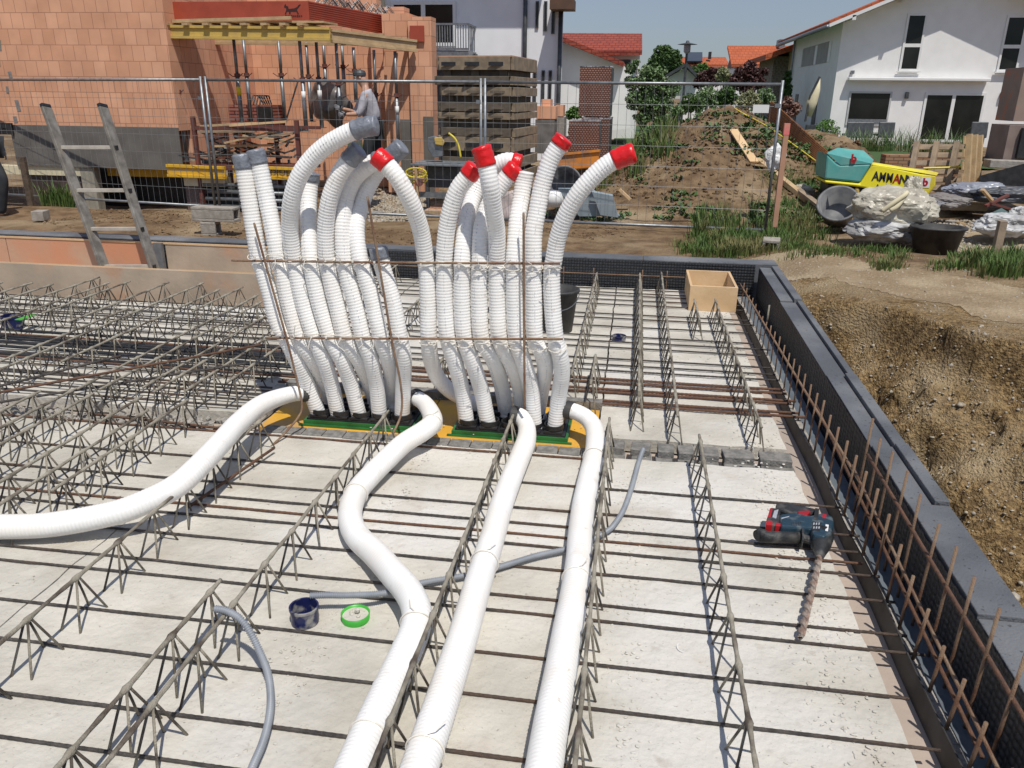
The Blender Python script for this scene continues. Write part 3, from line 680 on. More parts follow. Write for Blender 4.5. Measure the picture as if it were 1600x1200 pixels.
# ------------------------------------------------------------------ floor pipes
def fpipe(P, label, r0=.037, r1=.0435, coup=()):
    pts = spline(P, .0128 / 4); n = len(pts); rr = []
    for i in range(n):
        s_ = i * .0032; q = r0 + (r1 - r0) * sm(s_, .02, .3)
        rr.append(q + (.5, .2, -.55, .2)[i % 4] * .0011)
    t = empty('ventilation_pipe', pts[0], label, 'pipe', 'white pipes lying on the slab')
    B().tube(pts, rr, 24).build('hose', PIPE, t, smooth=True)
    b = B(); b.tube([pts[0] - (pts[6] - pts[0]) * .4, pts[8]], r0 + .006, 20); b.build('collar', BLKD, t, smooth=False)
    for c in coup:
        i0 = min(range(n), key=lambda i: (pts[i] - A(c[0], c[1], z=pts[i].z)).length)
        ring = []; d = (pts[i0 + 2] - pts[i0 - 2]).normalized(); u = d.cross(V((0, 0, 1))).normalized(); vv = u.cross(d)
        for k in range(29):
            a = 2 * math.pi * k / 28; ring.append(pts[i0] + (u * math.cos(a) + vv * math.sin(a)) * (r1 + .003))
        b = B().tube(ring, .0022, 5, caps=False)
        if len(c) > 2: b.tube([pts[i0] + vv * (r1 + .003), pts[i0] + vv * (r1 + .006) + V((c[2] * .6, .015, .0)), pts[i0] + vv * (r1 + .008) + V((c[2], .05, -.002))], .0017, 4)
        b.build('cable_tie', TIE, t)
    return t
fpipe([A(478, 614, z=.14), A(455, 616, z=.15), A(425, 625, z=.16), A(400, 638, z=.17), A(372, 662, z=.18), A(343, 694, z=.19), A(308, 731, z=.18), A(270, 763, z=.155), A(206, 793, z=.115), A(155, 807, z=.09), A(77, 820, z=.068), A(0, 823, z=.062), A(-60, 822, z=.062)],
      'white pipe snaking to the left over the girders', coup=())
fpipe([A(650, 621, z=.13), A(663, 630, z=.13), A(673, 645, z=.125), A(676, 660, z=.115), A(662, 673, z=.105), A(632, 692, z=.085), A(605, 717, z=.075), A(580, 742, z=.065), A(560, 765, z=.06), A(549, 790, z=.06), A(548, 815, z=.06), A(560, 840, z=.06), A(585, 864, z=.065), A(613, 895, z=.08), A(639, 926, z=.09), A(651, 955, z=.09), A(648, 985, z=.08), A(634, 1020, z=.07), A(613, 1065, z=.065), A(590, 1115, z=.065), A(568, 1165, z=.065), A(545, 1220, z=.065), A(520, 1290, z=.065)],
      'white pipe winding in an S curve across the near slab', coup=((549, 772), (676, 662, .02), (640, 975, -.03), (578, 1150)))
fpipe([A(803, 648, z=.12), A(815, 652, z=.115), A(823, 668, z=.095), A(822, 689, z=.08), A(812, 715, z=.07), A(797, 752, z=.065), A(784, 788, z=.065), A(770, 838, z=.065), A(749, 905, z=.065), A(722, 998, z=.065), A(689, 1100, z=.065), A(655, 1200, z=.065), A(630, 1280, z=.065)],
      'straight white pipe lying in the middle of the near slab', coup=((760, 880, .03), (672, 1175, .04)))
fpipe([A(887, 640, z=.13), A(903, 645, z=.125), A(920, 656, z=.11), A(930, 675, z=.09), A(930, 705, z=.075), A(921, 745, z=.07), A(912, 790, z=.065), A(907, 835, z=.065), A(904, 880, z=.065), A(897, 930, z=.065), A(887, 985, z=.065), A(876, 1050, z=.065), A(862, 1125, z=.065), A(850, 1200, z=.065), A(838, 1270, z=.065)],
      'white pipe running along the right side of the near slab', coup=((925, 715), (897, 905, .03)))
# conduits
def cond(P, label, r=.0095):
    pts = spline(P, .0016); rr = [r + (.0013 if (i // 2) % 2 else -.0013) for i in range(len(pts))]
    B().tube(pts, rr, 12).build('grey_conduit', GCON, smooth=True, label=label, cat='conduit', group='grey corrugated conduits')
cond([A(1005, 702, z=.03), A(998, 722, z=.02), A(987, 762, z=.02), A(975, 795, z=.022), A(963, 815, z=.022), A(950, 829, z=.022), A(920, 845, z=.022), A(885, 858, z=.022), A(840, 868, z=.022), A(800, 880, z=.022), A(755, 893, z=.022), A(712, 902, z=.022), A(660, 911, z=.025), A(607, 926, z=.045), A(550, 930, z=.06), A(510, 930, z=.065), A(484, 931, z=.065)],
     'grey corrugated conduit running from the slab joint to the dark blue cup')
cond([A(335, 951, z=.165), A(355, 955, z=.162), A(375, 967, z=.15), A(391, 988, z=.12), A(405, 1017, z=.08), A(418, 1050, z=.05), A(423, 1087, z=.03), A(420, 1125, z=.022), A(410, 1162, z=.022), A(394, 1200, z=.022), A(380, 1240, z=.022)],
     'grey corrugated conduit curving down over a girder at the lower left', .0092)
B().tube([A(945, 830, z=.03), A(1003, 702, z=.035)], .002, 5)
# cups
def cup(c, r, h, label, fill=False, lid=None):
    t = empty('junction_cup', c, label, 'junction cup', 'blue junction cups')
    B().lathe(c, [(0, .003), (r * .93, .003), (r * .95, h * .85), (r, h * .86), (r, h), (r * .88, h), (r * .86, .008), (0, .008)], 32).build('cup', BLUE, t, smooth=False)
    return t
cup(A(477, 972, z=0), .044, .058, 'dark blue cup at the end of the grey conduit')
cup(A(967, 532, z=0), .046, .035, 'small dark blue cup on the far slab')
cup(A(22, 513, z=0), .07, .09, 'dark blue cup with a green flap among the left girders')
B().lathe(A(556, 968, z=0), [(.041, 0), (.044, .024), (.0405, .024), (.039, 0)], 32).build('green_ring', LGRN, label='bright green ring filled with concrete beside the blue cup', cat='plastic ring', smooth=True)
b = B(); c = A(556, 968, z=0); b.lathe(c, [(0, .019), (.02, .017), (.0395, .016)], 24)
for k in range(6): b.blob(c + V((R_(-.025, .025), R_(-.02, .02), .018)), .007, 1)
b.blob(c + V((.004, .006, .03)), .009, 1); b.build('concrete_plug', CON, label='hardened concrete filling the green ring', cat='concrete plug')
B().beam(A(28, 500, z=.09), A(52, 492, z=.09), .05, .004).build('green_flap', LGRN, label='bright green plastic flap beside the left blue cup', cat='plastic lid')
b = B()
for a in range(14):
    t0 = math.pi * (.15 + .6 * a / 13); t1 = math.pi * (.15 + .6 * (a + 1) / 13)
    c = A(1070, 1012, z=.003); b.beam(c + V((.022 * math.cos(t0 + 2), .022 * math.sin(t0 + 2), 0)), c + V((.022 * math.cos(t1 + 2), .022 * math.sin(t1 + 2), 0)), .003, .002)
b.build('plastic_sliver', FRAME, label='tiny curved white plastic sliver on the slab', cat='plastic scrap')

# ------------------------------------------------------------------ drill
def pz(poly, z): return [A(1180 + x / 5, 770 + y / 5, z=z) for x, y in poly]
DB = M('tool_teal_blue', (.012, .035, .055), (.018, .045, .07), 14, .4, .2, 80, c3=(.09, .11, .12), s3=30)
DBK = M('tool_black_rubber', (.015, .016, .018), (.03, .032, .034), 20, .6, .3, 120, c3=(.09, .085, .08), s3=18)
DRD = M('tool_red', (.40, .012, .016), (.3, .01, .015), 10, .4)
DG = M('tool_label_grey', (.4, .42, .45), (.3, .32, .35), 60, .4)
t = empty('rotary_hammer_drill', A(1250, 850, z=.01), 'dark teal and black cordless hammer drill lying on the bars near the right edge', 'drill')
Z1 = .085
def dp(poly, z1, z0, name, mat, **k): return B().prism(pz(poly, z1), pz([(x, y) for x, y in poly], z0)).build(name, mat, t, **k)
def dpz(poly, z1, z0):
    up = pz(poly, z1); cx = sum((p for p in up), V()) / len(up)
    low = [V((p.x, p.y, z0)) for p in up]; return up, low
def dprism(poly, z1, z0, name, mat, **k):
    u, l_ = dpz(poly, z1, z0); return B().prism(u, l_).build(name, mat, t, **k)
body = dprism([(190, 165), (300, 150), (430, 175), (540, 150), (612, 185), (618, 240), (598, 310), (545, 345), (455, 325), (435, 272), (270, 264), (200, 258)], Z1, .02, 'housing', DB, bevel=.008)
dprism([(160, 80), (250, 72), (430, 110), (500, 128), (500, 150), (430, 150), (340, 178), (170, 118)], Z1 - .012, .03, 'grip', DBK, bevel=.008)
dprism([(335, 140), (430, 135), (432, 150), (400, 180), (335, 172)], Z1 - .006, .04, 'trigger', DRD, bevel=.003)
bt = dprism([(120, 112), (200, 122), (190, 256), (84, 246), (88, 205)], Z1 - .008, .02, 'battery', DBK, bevel=.005)
dprism([(116, 120), (137, 124), (118, 192), (97, 188)], Z1 - .0065, .05, 'red_stripe', DRD)
dprism([(86, 214), (135, 218), (135, 252), (84, 247)], Z1 - .0064, .05, 'red_catch', DRD, bevel=.002)
dprism([(158, 232), (208, 236), (206, 259), (158, 255)], Z1 - .0062, .05, 'red_catch', DRD, bevel=.002)
dprism([(150, 138), (182, 130), (164, 200), (134, 190)], Z1 - .0055, .06, 'grey_label', DG)
dprism([(448, 222), (520, 235), (505, 300), (445, 290)], Z1 + .0006, .08, 'icon_label', DBK)
for k in range(6): dprism([(456 + 20 * (k % 3), 232 + 30 * (k // 3)), (466 + 20 * (k % 3), 234 + 30 * (k // 3)), (462 + 20 * (k % 3), 250 + 30 * (k // 3)), (452 + 20 * (k % 3), 248 + 30 * (k // 3))], Z1 + .0012, .082, 'icon', DG)
dprism([(550, 245), (575, 250), (568, 300), (548, 296)], Z1 + .0008, .08, 'white_mark', FRAME)
dprism([(528, 162), (558, 168), (552, 200), (524, 194)], Z1 + .0008, .08, 'red_mark', DRD)
dprism([(470, 118), (500, 125), (490, 215), (455, 205)], Z1 + .0010, .078, 'black_band', DBK)
for k in range(6): dprism([(285 + 13 * k, 226), (291 + 13 * k, 226), (287 + 13 * k, 256), (281 + 13 * k, 256)], Z1 + .0005, .075, 'vent_slot', DBK)
dprism([(205, 195), (270, 180), (262, 188), (205, 204)], Z1 + .0005, .078, 'moulded_line', DG)
q = lambda x, y, z: A(1180 + x / 5, 770 + y / 5, z=z)
B().tube([q(15, 335, .045), q(30, 330, .045), q(100, 345, .045), q(340, 350, .045), q(350, 352, .045)], [.02, .026, .021, .021, .018], 16).build('side_handle', DBK, t, smooth=True)
B().tube([q(352, 352, .045), q(362, 353, .045)], .036, 18).build('handle_flange', DBK, t)
B().tube([q(362, 352, .045), q(470, 380, .045)], .015, 12).build('handle_stem', DBK, t)
B().tube([q(530, 330, .05), q(515, 400, .048), q(510, 440, .046), q(508, 470, .045), q(500, 505, .043)], [.038, .034, .026, .019, .014], 18).build('chuck', DBK, t, smooth=True)
# bit
a0 = q(505, 490, .043); a1 = q(352, 1135, .021)
bit = empty('masonry_drill_bit', a0, 'long rusty spiral masonry bit in the drill', 'drill bit'); bpy.data.objects.remove(bit)
b = B(); d = (a1 - a0); L = d.length; d.normalize(); u = d.cross(V((0, 0, 1))).normalized(); vv = u.cross(d); n = 220
prof = [(.0118 if k % 10 < 3 or k % 10 > 7 else .0068) for k in range(20)]
vs = []; fs = []
for i in range(n + 1):
    p = a0 + d * L * i / n; tw = L * i / n / .042 * math.pi; e = 1 if i < n - 3 else .6
    for k in range(20):
        a = 2 * math.pi * k / 20 + tw; vs.append(p + (u * math.cos(a) + vv * math.sin(a)) * prof[k] * e)
for i in range(n):
    for k in range(20): k2 = (k + 1) % 20; fs.append((i * 20 + k, i * 20 + k2, (i + 1) * 20 + k2, (i + 1) * 20 + k))
b.add(vs, fs)
b.build('drill_bit', M('worn_bit_steel', (.27, .18, .14), (.38, .34, .29), 30, .6, .5, 90, .4), t, label='long reddish spiral masonry bit')

# ------------------------------------------------------------------ box, bucket
t = empty('plywood_box', (.62, 5.72, 0), 'open pale plywood box standing by the far right corner', 'box')
bx0, bx1, by0, by1, bz = .445, .79, 5.88, 6.46, .188
B().bx(bx0, bx1, by0, by0 + .018, 0, bz).build('front_panel', WOODL, t, bevel=.002)
B().bx(bx0, bx1, by1 - .018, by1, 0, bz).build('back_panel', WOODL, t, bevel=.002)
B().bx(bx0, bx0 + .018, by0 + .019, by1 - .019, 0, bz - .003).build('side_panel', WOODL, t)
B().bx(bx1 - .018, bx1, by0 + .019, by1 - .019, 0, bz - .003).build('side_panel', WOODL, t)
bc = A(872, 516, z=0)
t = empty('black_bucket', bc, 'black plastic bucket half hidden behind the rightmost pipe', 'bucket')
B().lathe(bc, [(0, 0), (.095, 0), (.125, .27), (.137, .272), (.137, .29), (.123, .29), (.093, .01), (0, .01)], 32).build('pail', BLKD, t, smooth=True)
B().tube([bc + V((.135 * math.cos(a), .135 * math.sin(a), .26 - .09 * abs(math.sin(a)))) for a in [math.pi * k / 12 - math.pi for k in range(13)]], .003, 5).build('handle', GALV, t)

# ------------------------------------------------------------------ stair opening formwork, ladder
def panel(name, x0, x1, y0, y1, z0, z1, mat, label): return B().bx(x0, x1, y0, y1, z0, z1).build(name, mat, label=label, cat='formwork panel', group='formwork panels around the stair opening', bevel=.003)
fa = A(0, 411, y=5.42); fb = A(396, 433, y=5.42)
t = empty('formwork_element', (-3.8, 5.43, -.05), 'weathered formwork panel on the near side of the stair opening', 'formwork panel', 'formwork panels around the stair opening')
zf = (fa.z + fb.z) / 2
B().hexa([V((-8, 5.47, -.07)), V((-2.66, 5.47, -.07)), V((-2.66, 5.492, -.07)), V((-8, 5.492, -.07))], [V((-8, 5.47, zf)), V((-2.66, 5.47, zf)), V((-2.66, 5.492, zf)), V((-8, 5.492, zf))]).build('face', PLYG, t)
B().bx(-8, -2.66, 5.494, 5.50, -.07, zf + .004).build('edge_lath', WOODL, t)
yb_ = 6.56
ba = A(0, 367, y=yb_); bb = A(390, 386, y=yb_); zb_ = (ba.z + bb.z) / 2
t = empty('formwork_element', (-4.2, yb_, -.05), 'orange formwork panel on the far side of the stair opening', 'formwork panel', 'formwork panels around the stair opening')
xs_ = A(248, 380, y=yb_).x
B().bx(A(10, 380, y=yb_).x + .004, xs_ - .03, yb_, yb_ + .02, -1.5, zb_).build('face', PLYO, t)
B().bx(-8, A(10, 380, y=yb_).x - .004, yb_, yb_ + .02, -1.5, zb_).build('face', PLYO, t)
B().bx(xs_ + .06, -2.62, yb_, yb_ + .02, -1.5, zb_).build('face', PLYG, t, label='greyish used face right of the steel post')
B().bx(-8, -2.62, yb_ - .006, yb_ - .001, zb_ - .014, zb_ + .003).build('edge_lath', WOODL, t)
B().bx(xs_ - .03, xs_ + .05, yb_ - .05, yb_ - .01, -1.5, zb_ + .0).build('steel_post', GALV, t)
B().bx(-2.655, -2.632, 5.44, 6.55, -.07, zf + .01).build('side_formwork_board', WOODL, label='pale side board closing the right end of the stair opening', cat='formwork panel', bevel=.002)
B().bx(-8, -2.7, 5.5, 6.5, -1.9, -1.85).build('stair_well_floor', TAN, kind='structure')
# ladder: two stiles
t = empty('ladder', A(190, 416, y=6.3), 'aluminium ladder leaning out of the stair opening at the left', 'ladder')
ya, yb2 = 6.2, 6.2
def LP(u, v):   # u 0..1 left->right, v 0 top .. 1 bottom
    tl, tr = A(72, 168, y=6.52), A(161, 168, y=6.52); bl, br = A(166, 425, y=6.20), A(243, 425, y=6.20)
    return tl.lerp(tr, u).lerp(bl.lerp(br, u), v)
for u in (0, 1):
    a = LP(u, 0); c = LP(u, 2.6)
    B().beam(a, c, .03, .098, up=(0, 1, .2)).build('stile', ALU, t, bevel=.004)
    B().beam(a + (a - c).normalized() * .03, a, .034, .09, up=(0, 1, .2)).build('end_cap', BLK, t, bevel=.004)
for v in (.24, .5, .735, .965, 1.2, 1.45, 1.7):
    m_ = [(.24, 232), (.5, 295), (.735, 355), (.965, 411)]
    B().beam(LP(0, v) + V((.015, 0, 0)), LP(1, v) - V((.015, 0, 0)), .035, .03).build('rung', ALUR, t, bevel=.003)
    B().box(LP(1, v) + V((.02, -.02, 0)), (.012, .035, .035)).build('rung_end', BLK, t)
# ------------------------------------------------------------------ fence
def fence(pa, pb, label, ends=(1, 1)):
    L = (pb - pa).length; t = empty('mobile_fence', pa, label, 'fence', 'mobile construction fence panels'); d = (pb - pa) / L
    hh = lambda s_: 1.96
    za = lambda s_: pa.z + (pb.z - pa.z) * s_ / L
    P = lambda s_, z: V((pa.x + d.x * s_, pa.y + d.y * s_, za(s_) + z))
    for s_ in (0, L): B().cyl(P(s_, 0), P(s_, 2.03), .021, 10).build('post', GALV, t, smooth=True)
    for z in (.1, 1.98): B().cyl(P(.02, z), P(L - .02, z), .021, 10).build('rail', GALV, t, smooth=True)
    b = B(); n = int(L / .115)
    for k in range(1, n): b.tube([P(L * k / n, .1), P(L * k / n + .004 * math.sin(k), 1), P(L * k / n, 1.97)], .0022, 4, False)
    for k in range(1, 7): b.tube([P(.02, .1 + .268 * k), P(L / 2, .1 + .268 * k + .005), P(L - .02, .1 + .268 * k)], .0028, 4, False)
    b.build('wire_mesh', WIRE, t)
    B().box(P(L - .03, 1.72), (.07, .05, .05)).build('clamp', GALV, t)
f0 = V((-11.2, 12.4, -.32)); f1 = V((-6.95, 11.72, -.3)); f1.z = -.3
pA = A(0, 312, z=-.34); pB = A(341, 333, z=-.32); pC = A(755, 352, z=-.32); pD = A(1194, 371, z=-.32)
ext = pA + (pA - pB) * .1
fence(ext, pB - V((.04, 0, 0)), 'galvanised mesh fence panel in front of the orange block wall')
fence(pB + V((.04, 0, 0)), pC - V((.03, 0, 0)), 'galvanised mesh fence panel behind the white pipes')
fence(pC + V((.03, 0, 0)), pD, 'galvanised mesh fence panel in front of the spoil heap')
def hblock(c, L, rz, label, sc=1, name='hollow_block'):
    m = Matrix.Rotation(rz, 3, 'Z'); t = B(); w_, h_ = .2 * sc, .19 * sc
    for dz, dy, ww, hh in ((h_ / 2 - .02, 0, w_, .035), (-h_ / 2 + .02, 0, w_, .035), (0, -w_ / 2 + .018, .035, h_ - .078), (0, w_ / 2 - .018, .035, h_ - .078)):
        t.box(V(c) + m @ V((0, dy, dz)) + V((0, 0, h_ / 2)), (L, ww, hh), m=m)
    t.box(V(c) + V((0, 0, h_ / 2)), (.03, w_ - .08, h_ - .078), m=m)
    return t.build(name, M_BLK, label=label, cat='concrete block', bevel=.006)
M_BLK = M('hollow_concrete', (.36, .33, .29), (.27, .245, .21), 14, .95, .6, 60)
gB = A(345, 352, z=-.36)
cq = A(331, 368, z=-.31); hblock(cq, .2, 0.1, 'upright hollow block under the fence joint left of the pipes')
hblock(V((A(338, 350, y=cq.y).x, cq.y + .02, cq.z + .192)), .60, -.05, 'hollow concrete block laid flat on another at the fence joint')
hblock(A(1203, 397, z=-.3), .28, 1.4, 'weathered hollow block at the right fence foot in the grass')
B().box(A(65, 344, z=-.3) + V((0, 0, .07)), (.17, .2, .14), .2).build('small_concrete_block', M_BLK, label='small pale concrete block at the left fence foot', cat='concrete block', bevel=.008)
sg = A(1189, 170, y=11.15)
B().box(sg, (.2, .006, .1), 0).build('paper_sign', FRAME, label='small white sign wired to the right fence panel', cat='sign')

# ================================================================== BACKGROUND
def D2(y): return .93 * y / F
def leaves(b, c, r, n, s, sq=(1, 1, .9), bias=.5):
    o = V((R_(0, 99), R_(0, 99), R_(0, 99)))
    k = 0; tries = 0
    while k < n and tries < n * 4:
        tries += 1
        d = V((random.gauss(0, 1), random.gauss(0, 1), random.gauss(0, 1))).normalized(); q = random.random() ** bias
        p = V((d.x * sq[0], d.y * sq[1], d.z * sq[2])) * r * q * (1 + .35 * noise.noise(d * 2.2 + o))
        if noise.noise(p * (2.6 / r) + o) < -.02: continue
        p = V(c) + p; a = V((R_(-1, 1), R_(-1, 1), R_(-.6, .9))).normalized(); e = a.cross(V((R_(-1, 1), R_(-1, 1), R_(-1, 1)))).normalized()
        w_ = s * R_(.6, 1.3); b.add([p - a * w_, p + e * w_ * .55, p + a * w_, p - e * w_ * .55], [(0, 1, 2, 3)]); k += 1
def tree(name, label, cat, base, blobs, y, n, ls, mat, trunk=.08, group=None, sq=(1, 1, .9), branch=True):
    base = V(base); t = empty(name, base, label, cat, group); b = B(); cs = []
    for px, py, rp in blobs:
        c = A(px, py, y=y + R_(-.3, .3) * rp * D2(y)); r = rp * D2(y); cs.append((c, r))
    tot = sum(r * r for _, r in cs)
    for c, r in cs: leaves(b, c, r, int(n * r * r / tot), ls, sq)
    tb = B(); top = V((sum(c.x for c, _ in cs) / len(cs), base.y, sum(c.z for c, _ in cs) / len(cs)))
    mid = base.lerp(top, .55) + V((R_(-.05, .05), 0, 0))
    tb.tube([base - V((0, 0, .1)), mid, top], [trunk, trunk * .7, trunk * .3], 8)
    if branch:
        for c, r in cs:
            tb.tube([mid.lerp(top, R_(0, .5)), mid.lerp(c, .6) + V((0, 0, .1 * r)), c], [trunk * .45, trunk * .28, trunk * .1], 5)
    tb.build('trunk', BARK, t, smooth=True); b.build('crown', mat, t); return t
def rect(b, x0, x1, y0, y1, z0, z1): return b.bx(x0, x1, y0, y1, z0, z1)
def window(par, y, pl, pr_, pt, pb, mull=(), tr=(), fr_=.09, frm=None, sill=False, name='window', open_side=False):
    pm = (pt + pb) / 2; pc = (pl + pr_) / 2
    x0 = A(pl, pm, y=y).x; x1 = A(pr_, pm, y=y).x; z1 = A(pc, pt, y=y).z; z0 = A(pc, pb, y=y).z
    frm = frm or FRAME; b = B()
    b.bx(x0, x1, y - .05, y - .012, z0, z0 + fr_); b.bx(x0, x1, y - .05, y - .012, z1 - fr_, z1)
    b.bx(x0, x0 + fr_, y - .05, y - .012, z0 + fr_, z1 - fr_); b.bx(x1 - fr_, x1, y - .05, y - .012, z0 + fr_, z1 - fr_)
    for m_ in mull: xm = x0 + (x1 - x0) * m_; b.bx(xm - fr_ * .7, xm + fr_ * .7, y - .049, y - .012, z0 + fr_, z1 - fr_)
    for m_ in tr: zm = z0 + (z1 - z0) * m_; b.bx(x0 + fr_, x1 - fr_, y - .049, y - .012, zm - fr_ * .8, zm + fr_ * .8)
    f_ = b.build(name, frm, par)
    sub(B().bx(x0 + .03, x1 - .03, y - .034, y - .016, z0 + .03, z1 - .03), 'pane', GLASS, f_)
    if sill: sub(B().bx(x0 - .08, x1 + .08, y - .16, y - .051, z0 - .06, z0 - .004), 'sill', FRAME, f_)
    return f_
# ---- orange shell building
yw = 13.0; xl = A(25, 200, y=yw).x; xr = A(284, 240, y=yw).x; xrt = A(245, 10, y=yw).x
Bd = empty('shell_building', ((-18 + xr) / 2, 14, -.5), 'unfinished orange clay block house with a formwork canopy beside it', 'building')
zb = A(150, 202, y=yw).z; zt = 5.2; zg = A(150, 262, y=yw).z
B().bx(-19, xr, yw, yw + .36, zb, zt).build('wall', BRK, Bd)
B().bx(xl - .1, xr + .003, yw - .02, yw - .003, zg, zb + .05).build('plinth', PLINTH, Bd)
B().bx(xr - .36, xr, yw + .37, 19, zg, zt).build('wall', BRKY, Bd)
ci = A(125, 272, y=yw).x; co = A(40, 262, y=yw).x
zc = A(80, 274, y=yw).z
B().bx(co - 2.5, ci, yw + .01, yw + .2, zc, zg - .004).build('insulation_strip', CREAM, Bd)
B().bx(co, A(126, 300, y=yw).x, yw + .05, yw + .1, -1.2, zc - .005).build('brown_board', M('dark_brown_board', (.075, .05, .045), (.05, .035, .03), 4, .7), Bd)
B().bx(A(130, 300, y=yw).x, A(150, 300, y=yw).x, yw + .01, yw + .2, -1.2, zg - .005).build('pillar', M('bare_concrete_pillar', (.36, .33, .27), (.28, .26, .21), 4, .9), Bd)
B().bx(A(60, 300, y=yw).x, A(300, 300, y=yw).x, yw + .9, yw + 1, -1.4, zg).build('dark_cellar_void', BLK, Bd)  # black sheet standing in for the darkness inside the cellar
B().bx(A(150, 300, y=yw).x, A(284, 275, y=yw).x, yw + .4, yw + .5, A(200, 274, y=yw).z - .06, A(200, 268, y=yw).z + .03).build('yellow_lintel', YBEAM2, Bd)
# mortar zigzag at the left corner
MORT = M('mortar_grey', (.25, .235, .22), (.18, .17, .16), 20, .9)
for i in range(11):
    z_ = zb + .12 + .245 * i
    B().box((A(30 - 2.4 * i, 180, y=yw).x + (.05 if i % 2 else -.07) + R_(-.02, .02), yw - .003, z_ + R_(-.03, .03)), (R_(.04, .09), .006, R_(.10, .22)), m=Matrix.Rotation(R_(-.15, .15), 3, 'Y')).build('mortar_patch', MORT, Bd)
window(Bd, yw - .005, 0, 22, 192, 210, frm=BLK, name='opening')
# recess back wall
yb3 = 16.0; xa = xr - .1; xb = A(592, 100, y=yb3).x
B().bx(xa, xb, yb3, yb3 + .3, -.2, 3.55).build('wall', BRK, Bd)
# brick on top right part (end pier)
px0 = A(641, 150, y=14.6).x; px1 = A(676, 150, y=14.6).x
zpb = -.25
B().bx(px0, px1, 14.6, 14.95, zpb, A(660, 26, y=14.6).z).build('pier', BRK, Bd)
B().bx(px0 - .5, px0 - .003, 14.7, 16, zpb, A(630, 20, y=14.6).z).build('wall', BRK, Bd)
B().bx(xb - .02, px0 - .35, 15.6, 15.98, zpb, 3.0).build('wall', BRKY, Bd)
B().bx(A(662, 200, y=14.6).x, px1 + .004, 14.58, 14.597, zpb, A(660, 182, y=14.6).z).build('plinth', PLINTH, Bd)
B().bx(A(624, 215, y=14.6).x, px0 - .002, 14.675, 14.697, zpb, A(640, 187, y=14.6).z).build('plinth', PLINTH, Bd)
# vertical grooves of the wall end
for k in range(6):
    xg = A(262 + 4 * k, 150, y=yw).x
# canopy formwork
Cn = empty('canopy_formwork', (A(400, 60, y=13.6).x, 14, 1.9), 'timber formwork deck with red side panels on steel props', 'formwork deck')
yf = 13.3; cx = A(483, 20, y=yf).x; cl = A(242, 20, y=yf).x
zt1 = A(400, 2, y=yf).z; zb1 = A(400, 32, y=yf).z
B().bx(cl, cx, yf, yf + .03, zb1, zt1).build('red_side_panel', REDP, Cn)
e1 = A(615, 40, y=15.2); zt2 = A(615, 26, y=15.2).z; zb2 = A(615, 57, y=15.2).z
B().hexa([V((cx + .004, yf, zb1)), V((e1.x, 15.2, zb2)), V((e1.x, 15.24, zb2)), V((cx + .004, yf + .04, zb1))], [V((cx + .004, yf, zt1)), V((e1.x, 15.2, zt2)), V((e1.x, 15.24, zt2)), V((cx + .004, yf + .04, zt1))]).build('red_side_panel', REDP, Cn)
e2 = A(640, 45, y=14.58); e3 = A(662, 55, y=14.58)
B().bx(A(640, 45, y=14.55).x, A(662, 45, y=14.55).x, 14.55, 14.59, A(650, 65, y=14.55).z, A(650, 40, y=14.55).z).build('red_side_panel', REDP, Cn)
b = B()
for k in range(26):
    a = V((cx + .01, yf - .012, 0)).lerp(V((e1.x, 15.19, 0)), (k + .5) / 26)
    zt_ = zt1 + (zt2 - zt1) * (k + .5) / 26; zb_k = zb1 + (zb2 - zb1) * (k + .5) / 26
for q_ in range(9):
    f_ = (q_ + .5) / 9
    b.beam(V((cx + .01, yf - .008, zb1 + (zt1 - zb1) * f_)), V((e1.x, 15.19, zb2 + (zt2 - zb2) * f_)), .012, .012)
b.build('panel_ribs', REDP, Cn)
deckz = zb1 - .01
B().hexa([V((cl - .2, yf - .05, deckz - .03)), V((cx + .25, yf - .05, deckz - .03)), V((cx + .3, 13.75, deckz - .03)), V((cl - .2, 13.75, deckz - .03))], [V((cl - .2, yf - .05, deckz)), V((cx + .25, yf - .05, deckz)), V((cx + .3, 13.75, deckz)), V((cl - .2, 13.75, deckz))]).build('deck_board', WOODT, Cn)
def hbeam(a, c, mat, name='timber_beam', par=None, h_=.2, **k):
    a = V(a); c = V(c); b = B(); up = V((0, 0, 1))
    b.beam(a, c, .03, h_ - .08); b.beam(a + up * (h_ / 2 - .02), c + up * (h_ / 2 - .02), .08, .04); b.beam(a - up * (h_ / 2 - .02), c - up * (h_ / 2 - .02), .08, .04)
    return b.build(name, mat, par, **k)
hbeam(A(220, 49, y=13.15), A(516, 53, y=13.15), YBEAM, par=Cn)
hbeam(A(518, 56, y=13.2), A(650, 72, y=14.5), WOODT, par=Cn)
hbeam(A(300, 60, y=14.6), A(600, 62, y=14.6), WOODT, par=Cn)
for k in range(9):
    p = A(232 + 30 * k, 37.5, y=13.12); B().box(p + V((0, .3, -.005)), (.1, .75, .035), R_(-.1, .1)).build('cross_batten', WOODT, Cn)
for k in range(7):
    p = A(520 + 18 * k, 46 + 2.4 * k, y=13.3 + .17 * k); B().box(p + V((0, .2, -.02)), (.07, .5, .04), R_(-.1, .1)).build('cross_batten', WOODT, Cn)
p = A(330, 33, y=13.25); B().beam(A(270, 33, y=13.2), A(455, 28, y=13.2), .05, .05).build('loose_lath', WOODT, Cn)
# wire heap on top
b = B()
for k in range(60):
    px = R_(490, 600); c = A(px, 4 + (px - 490) * .2 + R_(-4, 4), y=13.6 + (px - 483) / 132 * 1.8)
    b.tube([c, c + V((.08, .1, .14)), c + V((.16, .2, 0))], .006, 4)
b.build('lattice_girders_on_deck', GALV, Cn)
